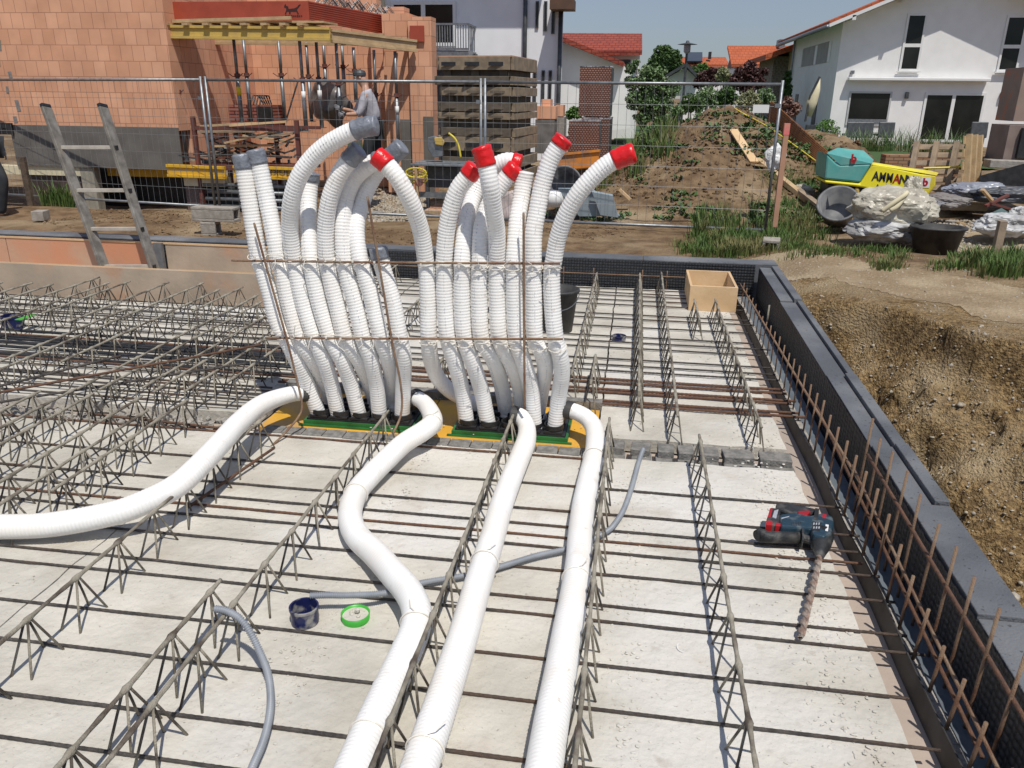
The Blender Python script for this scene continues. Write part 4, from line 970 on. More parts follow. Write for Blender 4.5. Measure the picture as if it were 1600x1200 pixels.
# fox emblem
YF = yf - .004
fox = [(444, 8), (446, 5), (447, 8), (450, 9), (451, 13), (460, 12), (464, 10), (467, 6), (470, 6), (467, 10), (464, 14), (465, 17), (467, 21), (465, 21), (463, 17), (458, 17), (454, 17), (454, 21), (452, 21), (451, 17), (448, 17), (447, 21), (445, 21), (447, 15), (447, 11), (444, 11)]
DKR = M('dark_print', (.05, .015, .012), (.04, .012, .01), 5, .6)
B().prism([A(x, y_ + 1, y=YF) for x, y_ in fox], [A(x, y_ + 1, y=YF) + V((0, .002, 0)) for x, y_ in fox]).build('animal_emblem', DKR, Cn)
b = B()
for k in range(9):
    x = 447 + 3 * k + R_(-.3, .3); a = A(x, 25, y=YF); b.box(a, (.022, .002, .02 + .012 * (k % 3 == 0)))
b.build('emblem_lettering', DKR, Cn)
# props
def prop(px, py0, py1, y, label, band=None, r=.035):
    tp = A(px, py0, y=y); zb_ = A(px + (py1 - py0) * .06, py1, y=y).z
    t = empty('steel_prop', (tp.x, y, zb_), label, 'prop', 'steel props under the formwork deck'); zm = zb_ + (tp.z - zb_) * .58
    B().cyl((tp.x, y, zb_ + .012), (tp.x, y, zm), r, 12).build('outer_tube', GALV, t, smooth=True)
    B().cyl((tp.x, y, zm - .02), (tp.x, y, tp.z), r * .76, 12).build('inner_tube', GALV, t, smooth=True)
    B().bx(tp.x - .06, tp.x + .06, y - .06, y + .06, zb_, zb_ + .01).build('base_plate', GALV, t)
    b = B(); b.cyl((tp.x, y, zm - .03), (tp.x, y, zm + .03), r * 1.35, 12)
    b.tube([(tp.x - .13, y - .05, zm + .03), (tp.x - .06, y - .04, zm - .02), (tp.x + .06, y - .04, zm - .02), (tp.x + .13, y - .05, zm + .03)], .008, 5)
    b.build('adjusting_nut', M_NUT, t)
    if band: B().cyl((tp.x, y, zm - .32), (tp.x, y, zm - .18), r * 1.05, 12).build('sticker_band', band, t, smooth=True)
M_NUT = M('rusty_red_iron', (.16, .04, .03), (.1, .05, .04), 20, .7)
YST = M('yellow_sticker', (.85, .62, .02), (.8, .58, .02), 5, .5)
PR = [(268, 60, 252, 13.2, YST), (365, 62, 192, 13.6, YST), (380, 62, 190, 14.3, None), (435, 64, 188, 14.4, None), (468, 64, 205, 13.3, FRAME), (478, 66, 190, 14.6, None), (494, 66, 200, 13.7, FRAME), (505, 68, 150, 15.0, None), (525, 68, 215, 13.5, None), (534, 70, 150, 14.9, None), (552, 74, 160, 14.4, None), (584, 78, 240, 14.3, None), (617, 80, 240, 14.2, FRAME)]
for i, (px, a, c, y, bd) in enumerate(PR): prop(px, a, c, y, f'steel prop carrying the formwork deck, {ordn(i)} from the left', bd)
b = B(); b.cyl(A(448, 185, y=14.2), A(466, 125, y=14.2), .015, 8); b.build('diagonal_brace', GALV, label='thin diagonal steel brace between two props', cat='brace')
# ---- rack, planks, tubes on the left
t = empty('storage_rack', (A(385, 250, y=12.6).x, 12.6, -.3), 'rusty steel rack loaded with boards behind the fence', 'rack')
for px, py0 in ((301, 182), (463, 188), (352, 196), (430, 200)):
    y = 12.2 if px in (301, 463) else 13.1; p = A(px, py0, y=y); B().bx(p.x - .03, p.x + .03, y - .03, y + .03, -.35, p.z).build('post', M_NUT, t)
for py in (200, 262):
    a = A(300, py, y=12.2); c = A(466, py, y=12.2)
    for y in (12.2, 13.1): B().beam((a.x, y, a.z), (c.x, y, a.z), .05, .05).build('cross_rail', M_NUT, t)
B().bx(A(300, 255, y=12.2).x, A(466, 255, y=12.2).x, 12.25, 13.05, A(380, 262, y=12.2).z - .01, A(380, 262, y=12.2).z + .02).build('shelf', M_NUT, t)
PK = [((300, 198), (402, 192), WOODT), ((360, 196), (448, 190), WOODL), ((352, 223), (430, 205), WOODT), ((335, 228), (426, 227), WOODT), ((305, 206), (400, 205), WOODG), ((355, 250), (440, 233), WOODG),
      ((310, 244), (420, 241), WOODG), ((330, 236), (455, 246), WOODG), ((400, 215), (462, 207), WOODG), ((408, 240), (462, 214), WOODG), ((300, 250), (395, 252), WOODG), ((380, 212), (458, 222), WOODT)]
for i, (a, c, m) in enumerate(PK):
    y = 12.3 + .06 * i
    B().beam(A(*a, y=y), A(*c, y=y + .2), .14, .03).build('plank', m, label=f'{"pale" if m is not WOODG else "grey"} board stacked in the rusty rack, {ordn(i)} of its pile from the front', cat='plank', group='boards in the rack')
b = B()
for _ in range(70):
    p = A(R_(305, 460), R_(204, 258), y=R_(12.6, 13)); b.beam(p, p + V((R_(-.3, .3), R_(-.1, .1), R_(-.1, .1))), .04, .025)
b.build('scrap_timber', DGREY, kind='stuff', label='tangle of dark scrap pieces filling the rusty rack', cat='scrap', loc=(0, 0, 0))
for i in range(10):
    py = 288 + 5.6 * i; y = 12.2 + (.1 if i % 2 else 0)
    a = A(318 + (i % 3) * 4, py, y=y); c = A(470, py + 4, y=y); c.z = a.z
    B().cyl(a, c, .032, 12).build('steel_tube', (GALV, DGREY)[i % 2], smooth=True, label=f'horizontal steel tube in the stack under the yellow beams, {ordn(i)} from the top', cat='steel tube', group='stacked steel tubes')
hbeam(A(262, 266, y=12.1), A(352, 270, y=12.1), YBEAM2, h_=.19, label='short yellow timber beam lying below the steel rack, left of the pipes', cat='beam')
dk = hbeam(A(366, 268, y=12.15), A(480, 272, y=12.15), YBEAM2, h_=.19, label='yellow timber beam with upside-down lettering behind the left pipes', cat='beam')
B().bx(A(288, 280, y=12.2).x, A(352, 280, y=12.2).x, 12.18, 12.4, A(320, 291, y=12.2).z, A(320, 277, y=12.2).z).build('cream_block', CREAM, label='cream insulation slab under the short yellow beam', cat='insulation')
B().bx(A(288, 280, y=12.25).x, A(318, 280, y=12.25).x, 12.25, 12.45, -.45, A(320, 292, y=12.25).z).build('speckled_brown_board', M('speckled_brown_panel', (.12, .08, .075), (.2, .15, .14), 60, .8), label='speckled brown panel under the cream slab', cat='panel')
def text(s_, p, size, mat, par=None, name='lettering', rz=0, flip=False, bold=0, sx=1, **k):
    c = bpy.data.curves.new('t', 'FONT'); c.body = s_; c.size = size; c.extrude = .003; c.align_x = 'CENTER'; c.align_y = 'CENTER'; c.offset = bold
    o = bpy.data.objects.new('t', c); COL.objects.link(o); dg = bpy.context.evaluated_depsgraph_get(); me = bpy.data.meshes.new_from_object(o.evaluated_get(dg))
    bpy.data.objects.remove(o)
    rot = Matrix.Rotation(rz, 3, 'Z') @ Matrix.Rotation(math.pi / 2, 3, 'X') @ Matrix.Rotation(math.pi if flip else 0, 3, 'Z')
    b = B(); b.add([V(p) + rot @ V((v.co.x * sx, v.co.y, v.co.z)) for v in me.vertices], [tuple(f.vertices) for f in me.polygons])
    return b.build(name, mat, par, **k)
sub_t = text('doka', A(437, 269, y=12.12), .13, BLK, flip=True, sx=1.6); sub_t.parent = dk; sub_t.location = V(sub_t['_L']) - V(dk['_L'])
# shrink wrapped brick pack & crate on top
t = empty('shrinkwrapped_bricks', A(388, 195, y=14.8), 'dark red shrink wrapped brick pack standing against the orange wall', 'brick pack')
B().bx(A(347, 180, y=14.8).x, A(427, 180, y=14.8).x, 14.8, 15.3, A(387, 197, y=14.8).z, A(387, 164, y=14.8).z).build('bricks', brick('wrapped_bricks', (.30, .10, .08), (.36, .16, .12), (.08, .03, .03), .25, .06, .012), t)
B().bx(A(402, 180, y=14.8).x, A(427, 180, y=14.8).x, 14.78, 14.795, A(387, 196, y=14.8).z, A(387, 166, y=14.8).z).build('black_foil', BLK, t)
t = empty('black_wire_basket', A(405, 162, y=14.6), 'small black wire basket lying on the brick pack', 'basket'); b = B()
for k in range(5): b.tube([A(391 + 5 * k, 163, y=14.8), A(396 + 4 * k, 149, y=14.9), A(404 + 4 * k, 150, y=15.1), A(412 + 3 * k, 163, y=15.2)], .014, 5)
b.build('bars', DGREY, t)
# worker, blob
def skin(name, vs, es, rs, mat, par, lv=2):
    L = V(par.location); me = bpy.data.meshes.new(name); me.from_pydata([tuple(V(v) - L) for v in vs], es, []); me.update()
    o = bpy.data.objects.new(name, me); COL.objects.link(o); o.parent = par
    s_ = o.modifiers.new('skin', 'SKIN'); s_.use_smooth_shade = True
    for i, r in enumerate(rs): me.skin_vertices[0].data[i].radius = (r, r) if not isinstance(r, tuple) else r
    me.skin_vertices[0].data[0].use_root = True
    u = o.modifiers.new('sub', 'SUBSURF'); u.levels = lv; u.render_levels = lv
    me.materials.append(mat); return o
SKIN = M('skin', (.50, .29, .20), (.44, .25, .17), 10, .5)
HOOD = M('light_grey_hoodie', (.46, .45, .49), (.34, .33, .37), 6, .95, .6, 12, dist=.02)
TROU = M('dark_work_trousers', (.018, .022, .028), (.035, .038, .042), 6, .9)
def person(label, hip, head, sh, arms, legs, fdir, topm, hat=None, name='person'):
    """all joints world; arms: list of (shoulder, elbow, hand); legs: (hip, knee, ankle); fdir = facing"""
    t = empty(name, (hip.x, hip.y, min(l[2].z for l in legs) - .08), label, 'person'); f = V(fdir).normalized(); up = (head - sh).normalized()
    vs = [hip, hip.lerp(sh, .45), sh - (sh - hip).normalized() * .08, sh + up * .07, head - up * .07, head + up * .07]; es = [(0, 1), (1, 2), (2, 3), (3, 4), (4, 5)]
    rs = [.13, .12, .145, .055, .085, .09]
    for s_, e_, h_ in arms:
        n = len(vs); vs += [s_, e_, h_]; es += [(2, n), (n, n + 1), (n + 1, n + 2)]; rs += [.06, .043, .03]
    for a, k, an in legs:
        n = len(vs); vs += [a, k, an]; es += [(0, n), (n, n + 1), (n + 1, n + 2)]; rs += [.09, .06, .042]
    skin('body', vs, es, rs, SKIN, t)
    vs = [hip + V((0, 0, .02)), hip.lerp(sh, .45), sh - (sh - hip).normalized() * .07, sh + up * .03]; es = [(0, 1), (1, 2), (2, 3)]; rs = [.165, .155, .175, .085]
    for s_, e_, h_ in arms:
        n = len(vs); vs += [s_, e_, e_.lerp(h_, .25)]; es += [(2, n), (n, n + 1), (n + 1, n + 2)]; rs += [.085, .068, .055]
    skin('jacket', vs, es, rs, topm, t)
    vs = [hip - V((0, 0, .0))]; es = []; rs = [.165]
    for a, k, an in legs:
        n = len(vs); vs += [a, k, an + V((0, 0, .03))]; es += [(0, n), (n, n + 1), (n + 1, n + 2)]; rs += [.12, .092, .078]
    skin('trousers', vs, es, rs, TROU, t)
    for a, k, an in legs:
        B().tube([an - f * .06 + V((0, 0, -.04)), an + V((0, 0, -.03)), an + f * .1 + V((0, 0, -.05)), an + f * .2 + V((0, 0, -.055))], [.04, .055, .045, .03], 12).build('boot', BLKD, t, smooth=True)
    side = f.cross(V((0, 0, 1)))
    b = B()                                              # nose, ears
    b.blob(head + f * .1 - up * .0, .018, 1, jit=0); b.blob(head + side * .09, .025, 1, (.5, 1, 1), 0); b.blob(head - side * .09, .025, 1, (.5, 1, 1), 0)
    b.build('face_details', SKIN, t, smooth=True)
    b = B(); b.blob(head + f * .085 + side * .035 + up * .03, .011, 1, jit=0); b.blob(head + f * .085 - side * .035 + up * .03, .011, 1, jit=0); b.beam(head + f * .095 + side * .025 - up * .05, head + f * .095 - side * .025 - up * .05, .006, .006)
    b.build('eyes_and_mouth', DGREY, t)
    if hat:
        b = B(); b.lathe(head + up * .05, [(.104, -.01), (.102, .03), (.085, .065), (.03, .078), (0, .08)], 20); b.hexa([head + up * .05 + side * s1 * .085 + f * f1 for s1, f1 in ((-1, .05), (1, .05), (.7, .2), (-.7, .2))], [head + up * .062 + side * s1 * .085 + f * f1 for s1, f1 in ((-1, .05), (1, .05), (.7, .2), (-.7, .2))])
        b.build('cap', hat, t, smooth=False)
    for s_, e_, h_ in arms:                              # hands: palm, four fingers, thumb
        d = (h_ - e_).normalized(); sd = d.cross(V((0, 0, 1))).normalized(); vs = [h_, h_ + d * .05]; es = [(0, 1)]; rs = [(.026, .026), (.036, .018)]
        for k in range(4):
            n = len(vs); o_ = V((0, 0, .03 - .02 * k)); L = (.055, .065, .06, .045)[k]
            vs += [h_ + d * .085 + o_, h_ + d * (.085 + L * .5) + o_ + sd * .02, h_ + d * (.085 + L * .6) + o_ + sd * .045]; es += [(1, n), (n, n + 1), (n + 1, n + 2)]; rs += [.011, .010, .008]
        n = len(vs); vs += [h_ + d * .03 + V((0, 0, .035)) + sd * .01, h_ + d * .07 + V((0, 0, .05)) + sd * .035]; es += [(0, n), (n, n + 1)]; rs += [.012, .010]
        skin('hand', vs, es, rs, M_GLV, t, 1)
    return t
M_GLV = M('grey_work_glove', (.3, .3, .33), (.2, .2, .22), 12, .8)
wy = 12.9; P_ = lambda x, y_, dy=0: A(x, y_, y=wy + dy)
wk = person('worker in a light grey hoodie and dark cap, working under the formwork deck', P_(583, 196), P_(564, 122), P_(574, 143),
       [(P_(571, 150, -.17), P_(562, 178, -.22), P_(540, 179, -.25)), (P_(571, 150, .17), P_(556, 176, .2), P_(535, 170, .0))],
       [(P_(582, 200, -.1), P_(574, 236, -.12), P_(580, 271, -.1)), (P_(584, 200, .1), P_(588, 236, .12), P_(590, 271, .12))], (-1, -.15, 0), HOOD, DGREY)
b = B(); b.cyl(P_(531, 150, -.2), P_(534, 196, -.2), .018, 8); b.box(P_(531, 158, -.2), (.07, .06, .12)); b.cyl(P_(524, 156, -.2), P_(541, 150, -.2), .012, 6)
b.build('hand_tool', DGREY, label='dark upright hand tool held by the worker', cat='tool')
hp = A(-22, 225, y=10.9)
gz_ = hgt(-7.9, 10.9)
person('person standing at the left picture edge, only a dark trouser leg and boot visible', hp, hp + V((.05, 0, .68)), hp + V((.03, 0, .50)),
       [(hp + V((0, -.2, .42)), hp + V((-.05, -.26, .14)), hp + V((.02, -.28, -.1))), (hp + V((0, .2, .42)), hp + V((-.05, .26, .14)), hp + V((.02, .28, -.1)))],
       [(hp + V((.03, -.1, -.04)), A(4, 280, y=10.75), A(2, 338, y=10.75)), (hp + V((-.02, .12, -.04)), A(-22, 280, y=11.1), A(-25, 332, y=11.1))], (1, -.2, 0), TROU)
b = B(); b.blob(A(518, 160, y=14.4), .46, 4, (1.05, .7, .85), .22)
b.build('wrapped_bundle', M('milky_brown_foil', (.20, .17, .15), (.09, .085, .085), 2.5, .35, .5, 12), smooth=True, label='big round plastic wrapped bundle behind the worker', cat='bundle')
B().prism([A(x, y_, y=15.3) for x, y_ in ((598, 235), (606, 155), (616, 155), (620, 238))], [A(x, y_, y=15.35) for x, y_ in ((598, 235), (606, 155), (616, 155), (620, 238))]).build('plywood_offcut', WOODT, label='tall pale plywood offcut with dark spray marks leaning in the recess', cat='plywood')
b = B()
for a, c in (((604, 205), (612, 185)), ((612, 185), (605, 200)), ((602, 190), (614, 196)), ((603, 222), (606, 208)), ((606, 208), (609, 218))): b.beam(A(*a, y=15.29), A(*c, y=15.29), .02, .004, up=(0, 1, 0))
mk = b.build('spray_marks', DGREY, loc=(0, 0, 0)); par = bpy.data.objects['plywood_offcut']; mk.parent = par; mk.location = -V(par['_L'])
B().prism([A(x, y_, y=13.4) for x, y_ in ((543, 222), (566, 218), (570, 262), (546, 268))], [A(x, y_, y=13.7) for x, y_ in ((543, 222), (566, 218), (570, 262), (546, 268))]).build('lime_sack', M('lime_green_sack', (.35, .5, .12), (.6, .6, .5), 6, .7), label='lime green and white sack behind the worker', cat='sack')

# ---- formwork stack
SY = 12.7
levels = [(88, 95, 132), (119, 96, 128), (134, 130, 152), (160, 130, 176), (185, 150, 208), (204, 200, 208), (214, 200, 240), (238, 240, 262), (262, 250, 290)]
STM = M('formwork_frame_beige', (.29, .225, .155), (.19, .15, .10), 8, .8, .2, 40); SDK = M('formwork_shadow_steel', (.14, .115, .085), (.10, .08, .06), 10, .8)  # SDK: darker frame tone, the stack's shade put into its colour
lv = [(88, 20), (119, 13), (136, 13), (160, 14), (176, 10), (200, 13), (214, 22), (246, 16), (268, 18)]
for i, (py, hp_) in enumerate(lv):
    off = (0, -4, 4, 2, 0, 3, 0, 6, 3)[i]
    fl = A(684 + off, py, y=SY); fr_ = A(800 + off * .5, py, y=SY - .25); z1 = (fl.z + fr_.z) / 2; hh = hp_ * D2(SY); z0 = z1 - hh
    t = empty('formwork_element', ((fl.x + fr_.x) / 2, SY, z0), f'framed formwork panel in the tall stack behind the fence, {ordn(i)} from the top', 'formwork panel', 'stacked formwork panels')
    br = A(838, py, y=14.0); bl = V((fl.x + (br.x - fr_.x), 14.2, 0))
    q4 = [V((fl.x, SY, 0)), V((fr_.x, SY - .25, 0)), V((br.x, 14.0, 0)), V((bl.x, 14.25, 0))]
    ins = lambda k, z: V((q4[k].x, q4[k].y, z))
    for k in range(4):
        a = q4[k]; c = q4[(k + 1) % 4]; d = (c - a).normalized() * .03
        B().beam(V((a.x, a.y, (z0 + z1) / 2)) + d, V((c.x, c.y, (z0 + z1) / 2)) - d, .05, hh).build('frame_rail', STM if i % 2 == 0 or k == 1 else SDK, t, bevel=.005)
    cen = sum(q4, V()) / 4
    sh_ = [p.lerp(cen, .012) for p in q4]
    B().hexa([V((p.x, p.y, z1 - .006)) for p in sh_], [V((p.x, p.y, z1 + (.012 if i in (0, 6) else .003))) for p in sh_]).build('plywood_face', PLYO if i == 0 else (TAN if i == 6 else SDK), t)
    b = B()
    for k in range(3):
        f_ = .18 + .32 * k; a = q4[0].lerp(q4[1], f_); b.box(V((a.x, a.y - .035, z0 + hh * .45)), (.28, .016, hh * .28))
    b.build('grip_slot', BLK if hp_ > 15 else SDK, t)
    if i < 8:
        nz_ = A(700, lv[i + 1][0], y=SY).z
        if z0 - nz_ > .03:
            B().hexa([V((p.lerp(cen, .12).x, p.lerp(cen, .12).y, nz_ + .004)) for p in q4], [V((p.lerp(cen, .12).x, p.lerp(cen, .12).y, z0 - .004)) for p in q4]).build('dark_gap_core', SDK, t)  # solid dark block fills the gap, its shade painted in
        for f_ in (.12, .5, .88):
            a = q4[0].lerp(q4[1], f_); nz_ = A(700, lv[i + 1][0], y=SY).z; hgap = max(.01, z0 - nz_ - .004)
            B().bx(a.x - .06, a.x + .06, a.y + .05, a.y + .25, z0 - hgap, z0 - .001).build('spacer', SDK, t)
# pallets of bricks right of the stack
def bpack(px0, px1, py0, py1, y, dep, label, mat=PBRK, wrap=True, rz=0, name='brick_pack'):
    x0 = A(px0, (py0 + py1) / 2, y=y).x; x1 = A(px1, (py0 + py1) / 2, y=y).x; z1 = A((px0 + px1) / 2, py0, y=y).z; z0 = A((px0 + px1) / 2, py1, y=y).z
    t = empty(name, ((x0 + x1) / 2, y + dep / 2, z0), label, 'brick pack'); B().bx(x0, x1, y, y + dep, z0, z1).build('bricks', mat, t)
    if wrap:
        B().bx(x1 + .002, x1 + .012, y + .02, y + dep, z0, z1).build('black_foil', DGREY, t)
        b = B(); n = 7
        for i in range(n):
            for j in range(4):
                b.box((x0 + (x1 - x0) * (i + .5) / n, y + dep * (j + .5) / 4, z1 + .012), ((x1 - x0) / n * .8, dep / 5, .02), R_(-.4, .4))
        b.build('foil_top', M_FOIL, t)
    return t
M_FOIL = M('crumpled_clear_foil', (.5, .5, .52), (.12, .12, .13), 8, .3, .6, 20)
bpack(905, 954, 105, 182, 15.5, 1.0, 'tall pack of perforated bricks wrapped in foil, upper pack right of the panel stack')
bpack(888, 936, 190, 240, 14.6, .5, 'lower pack of perforated bricks with crumpled foil on top')
bpack(907, 952, 186, 250, 15.3, 1.0, 'pack of perforated bricks under the tall pack')
ob = [(838, 868, 166, 186, 14.9), (868, 880, 164, 182, 15.5), (846, 860, 155, 170, 15.1)]
for i, (a, c, d_, e_, y) in enumerate(ob): bpack(a, c, d_, e_, y, .4, ('two rows of orange clay blocks on the grey block pile', 'orange clay blocks at the right end of the grey pile', 'single orange block on top of the others')[i], BRK, False, name='clay_blocks')
bpack(836, 866, 187, 240, 14.9, .45, 'pile of grey concrete blocks below the orange blocks', M('grey_block_pile', (.13, .12, .11), (.2, .19, .18), 5, .9), False, name='grey_blocks')
bpack(867, 881, 183, 240, 15.5, .45, 'narrow grey block pile behind the first', M_BLK, False, name='grey_blocks')
# orange tub
t = empty('orange_container', A(905, 268, y=13.3), 'orange steel tub standing below the brick packs', 'tub')
ORG = M('orange_paint', (.75, .26, .035), (.62, .22, .04), 5, .5, c3=(.4, .2, .1), s3=6); BRN = M('brown_steel', (.12, .06, .035), (.09, .05, .03), 6, .7)
q_ = [(866, 240), (938, 234), (934, 262), (872, 268)]
B().prism([A(x, y_, y=13.4) for x, y_ in q_], [A(x, y_, y=14.3) for x, y_ in q_]).build('tub', ORG, t, bevel=.02)
B().prism([A(x, y_, y=13.45) for x, y_ in ((862, 270), (932, 264), (925, 330), (862, 332))], [A(x, y_, y=13.9) for x, y_ in ((862, 270), (932, 264), (925, 330), (862, 332))]).build('brown_base', BRN, t)
B().prism([A(x, y_, y=13.37) for x, y_ in ((868, 240), (938, 233), (938, 237), (868, 244))], [A(x, y_, y=13.4) for x, y_ in ((868, 240), (938, 233), (938, 237), (868, 244))]).build('rim', ORG, t)
# round drum lid / tub leaning
t = empty('mortar_tub', A(880, 330, y=12.6), 'round grey mortar tub tipped on its side behind the rightmost pipe', 'tub')
cc = A(881, 292, y=12.6); rm = Matrix.Rotation(math.radians(80), 3, 'X') @ Matrix.Rotation(.0, 3, 'Z')
B().lathe(cc, [(.0, -.25), (.22, -.25), (.30, .02), (.325, .02), (.325, .045), (.295, .045), (.21, -.22), (0, -.22)], 32, Matrix.Rotation(-.3, 3, 'Z') @ rm).build('tub', M('dusty_grey_tub', (.07, .075, .085), (.2, .2, .21), 5, .6), t, smooth=True)
# metal sheet pile
GS = M('pale_blue_sheet_metal', (.22, .27, .30), (.28, .33, .36), 4, .5, metal=.1)
for i, q in enumerate([[(872, 296), (925, 296), (968, 338), (905, 338)], [(925, 300), (957, 306), (966, 340), (938, 336)]]):
    B().prism([A(x, y_, y=12.2 - .1 * i) for x, y_ in q], [A(x, y_, y=12.2 - .1 * i) + V((.0, .03, .02)) for x, y_ in q]).build('metal_sheet', GS, label=('bluish metal sheet leaning behind the rightmost pipe', 'second bluish metal sheet, nearer the spoil heap')[i], cat='metal sheet')
B().bx(A(852, 340, y=12.3).x, A(929, 340, y=12.3).x, 12.3, 12.9, -.33, A(890, 338, y=12.3).z).build('black_crate', BLK, label='low black crate under the metal sheets', cat='crate', bevel=.01)
B().lathe(A(864, 322, y=12.25), [(0, 0), (.14, 0), (.17, .12), (.13, .22), (0, .24)], 16).build('white_machine_cover', FRAME, label='small white rounded cover with a dark patch beside the crate', cat='machine cover', smooth=True)
# table saw
t = empty('table_saw', A(690, 330, y=12.2), 'grey site table saw with a yellow blade guard', 'table saw')
tp = [(640, 252), (728, 259), (742, 246), (665, 238)]
z_t = A(690, 256, y=12.1).z
x0, x1 = A(641, 256, y=12.0).x, A(728, 256, y=12.0).x
B().bx(x0, x1, 12.0, 12.75, z_t - .03, z_t).build('table_top', M('grey_blue_table', (.13, .15, .17), (.2, .22, .24), 6, .5), t, bevel=.006)
for xx in (x0 + .08, x1 - .08):
    for yy in (12.06, 12.7): B().beam((xx, yy, -.33), (xx, yy, z_t - .03), .05, .05).build('leg', GALV, t)
B().bx(x0 + .2, x1 - .1, 12.15, 12.6, z_t - .36, z_t - .035).build('motor_housing', DGREY, t, bevel=.02)
B().bx(x0 + .1, x1 - .02, 12.08, 12.1, z_t - .5, z_t - .42).build('cross_brace', GALV, t)
q = [(677, 246), (668, 232), (668, 215), (678, 212), (690, 216), (692, 244)]
B().prism([A(x, y_, y=12.35) for x, y_ in q], [A(x, y_, y=12.43) for x, y_ in q]).build('blade_cover', GALV, t, bevel=.01)
q = [(678, 215), (690, 214), (695, 222), (692, 228), (680, 226)]
B().prism([A(x, y_, y=12.31) for x, y_ in q], [A(x, y_, y=12.47) for x, y_ in q]).build('yellow_guard', YBEAM, t, bevel=.01)
YHS = M('yellow_hose', (.72, .60, .06), (.62, .5, .05), 8, .5)
B().tube(spline([A(701, 208, y=12.2), A(711, 217, y=12.2), A(717, 230, y=12.2), A(720, 247, y=12.2)], .03), .016, 8).build('yellow_hose', YHS, t, smooth=True)
for k in range(3):
    c = A(650, 270 + 5 * k, y=11.95); B().tube([c + V((.16 * math.cos(a), .03 * k, .07 * math.sin(a))) for a in [i * math.pi / 8 for i in range(17)]], .012, 6).build('yellow_cable', YHS, t)
B().beam(A(650, 262, y=11.95), A(654, 322, y=11.95), .06, .03).build('wooden_handle', WOODT, t)
B().cyl(A(655, 285, y=11.93), A(655, 285, y=11.98), .06, 12).build('red_handwheel', M_NUT, t)
# plywood stack
for k in range(7):
    z = -.32 + .022 * k; a = A(664, 356, z=z); o = .03 * R_(-1, 1)
    B().bx(A(662, 350, y=11.9).x + o, A(745, 350, y=11.9).x + o, 11.9, 12.7 + o, z, z + .018).build('plywood_sheet', (PLYO, WOODT)[k % 2], label=f'plywood sheet in the low pile behind the fence, {ordn(k)} from the bottom', cat='plywood sheet', group='low plywood pile')
B().prism([A(x, y_, y=12.1) for x, y_ in ((668, 345), (685, 330), (748, 322), (748, 345))], [A(x, y_, y=12.6) for x, y_ in ((668, 345), (685, 330), (748, 322), (748, 345))]).build('cream_sheet', WOODL, label='pale sheet lying on the low plywood pile', cat='sheet')
# pink foil
b = B(); b.blob(A(800, 330, y=12.1), .22, 3, (1, .6, 1.4), .3); b.build('pinkish_foil', M('pinkish_foil', (.6, .5, .47), (.42, .36, .33), 4, .3, .6, 14), smooth=True, label='crumpled pinkish foil seen between the red capped pipes', cat='foil')

def gpos():
    c = A(R_(575, 665), R_(285, 345), z=-.3); return V((c.x, c.y, hgt(c.x, c.y)))
stones('grey_gravel', 3200, gpos, .01, .03, 'grey beige gravel on the ground between the two pipe groups')
# ---- white house centre
Hs = empty('white_house', (A(720, 100, y=24).x, 26, -.6), 'cool white two-storey house with a balcony behind the orange shell', 'house')
hx0 = A(540, 100, y=24).x; hx1 = A(878, 100, y=24).x
kb = hx1 * 33 / 24 - .15
B().hexa([V((hx0, 24, -.7)), V((hx1, 24, -.7)), V((kb, 33, -.7)), V((hx0, 33, -.7))], [V((hx0, 24, 6.3)), V((hx1, 24, 6.3)), V((kb, 33, 6.3)), V((hx0, 33, 6.3))]).build('wall', WHT2, Hs)
B().hexa([V((hx0, 22.6, 6.35)), V((hx1, 22.6, 6.35)), V((kb, 33, 6.35)), V((hx0, 33, 6.35))], [V((hx0, 22.6, 6.5)), V((hx1, 22.6, 6.5)), V((kb, 33, 6.5)), V((hx0, 33, 6.5))]).build('roof', WOODG, Hs)  # unseen slab added above, front overhang sized to shade the wall
zz = A(885, 14, y=23.2).z; ex_ = A(896, 10, y=23.2).x
B().bx(hx1 - .3, ex_, 23.2, 23.95, zz, zz + .25).build('eaves', BRN, Hs)
B().cyl(V((A(820, 60, y=23.9).x, 23.92, -.6)), V((A(820, 60, y=23.9).x, 23.92, 6.2)), .06, 10).build('downpipe', DGREY, Hs, smooth=True)
B().cyl(V((hx1 - .06, 23.88, -.6)), V((hx1 - .06, 23.88, zz)), .06, 10).build('downpipe', DGREY, Hs, smooth=True)
window(Hs, 24, 612, 713, 2, 72, mull=(.5,), frm=FRAME)
for pl, pt, pb in ((837, 2, 44), (850, 2, 49), (862, 4, 53)): window(Hs, 24, pl, pl + 5, pt, pb, frm=DGREY, fr_=.03)
for pl in (833, 846, 857): window(Hs, 24, pl, pl + 5, 110, 160, frm=DGREY, fr_=.03)
b = B(); x0 = A(675, 60, y=22.9).x; x1 = A(732, 60, y=22.9).x; z0 = A(700, 78, y=22.9).z; z1 = A(700, 36, y=22.9).z
b.bx(x0, x1, 22.88, 22.93, z1 - .05, z1); b.bx(x0, x1, 22.88, 22.93, z0, z0 + .05); b.bx(x1 - .05, x1, 22.93, 23.98, z1 - .05, z1)
n = 14
for k in range(n + 1): b.bx(x0 + (x1 - x0) * k / n - .012, x0 + (x1 - x0) * k / n + .012, 22.89, 22.92, z0, z1)
for k in range(5): b.bx(x1 - .03, x1 - .005, 23 + .2 * k, 23.025 + .2 * k, z0, z1)
b.build('balcony_railing', GALV, Hs); B().bx(x0, x1, 22.9, 23.99, z0 - .22, z0 - .01).build('balcony_slab', GALV, Hs)
B().bx(hx0, A(745, 130, y=23.8).x, 23.6, 23.95, -.6, A(700, 84, y=23.8).z).build('ground_floor_cladding', DGREY, Hs)
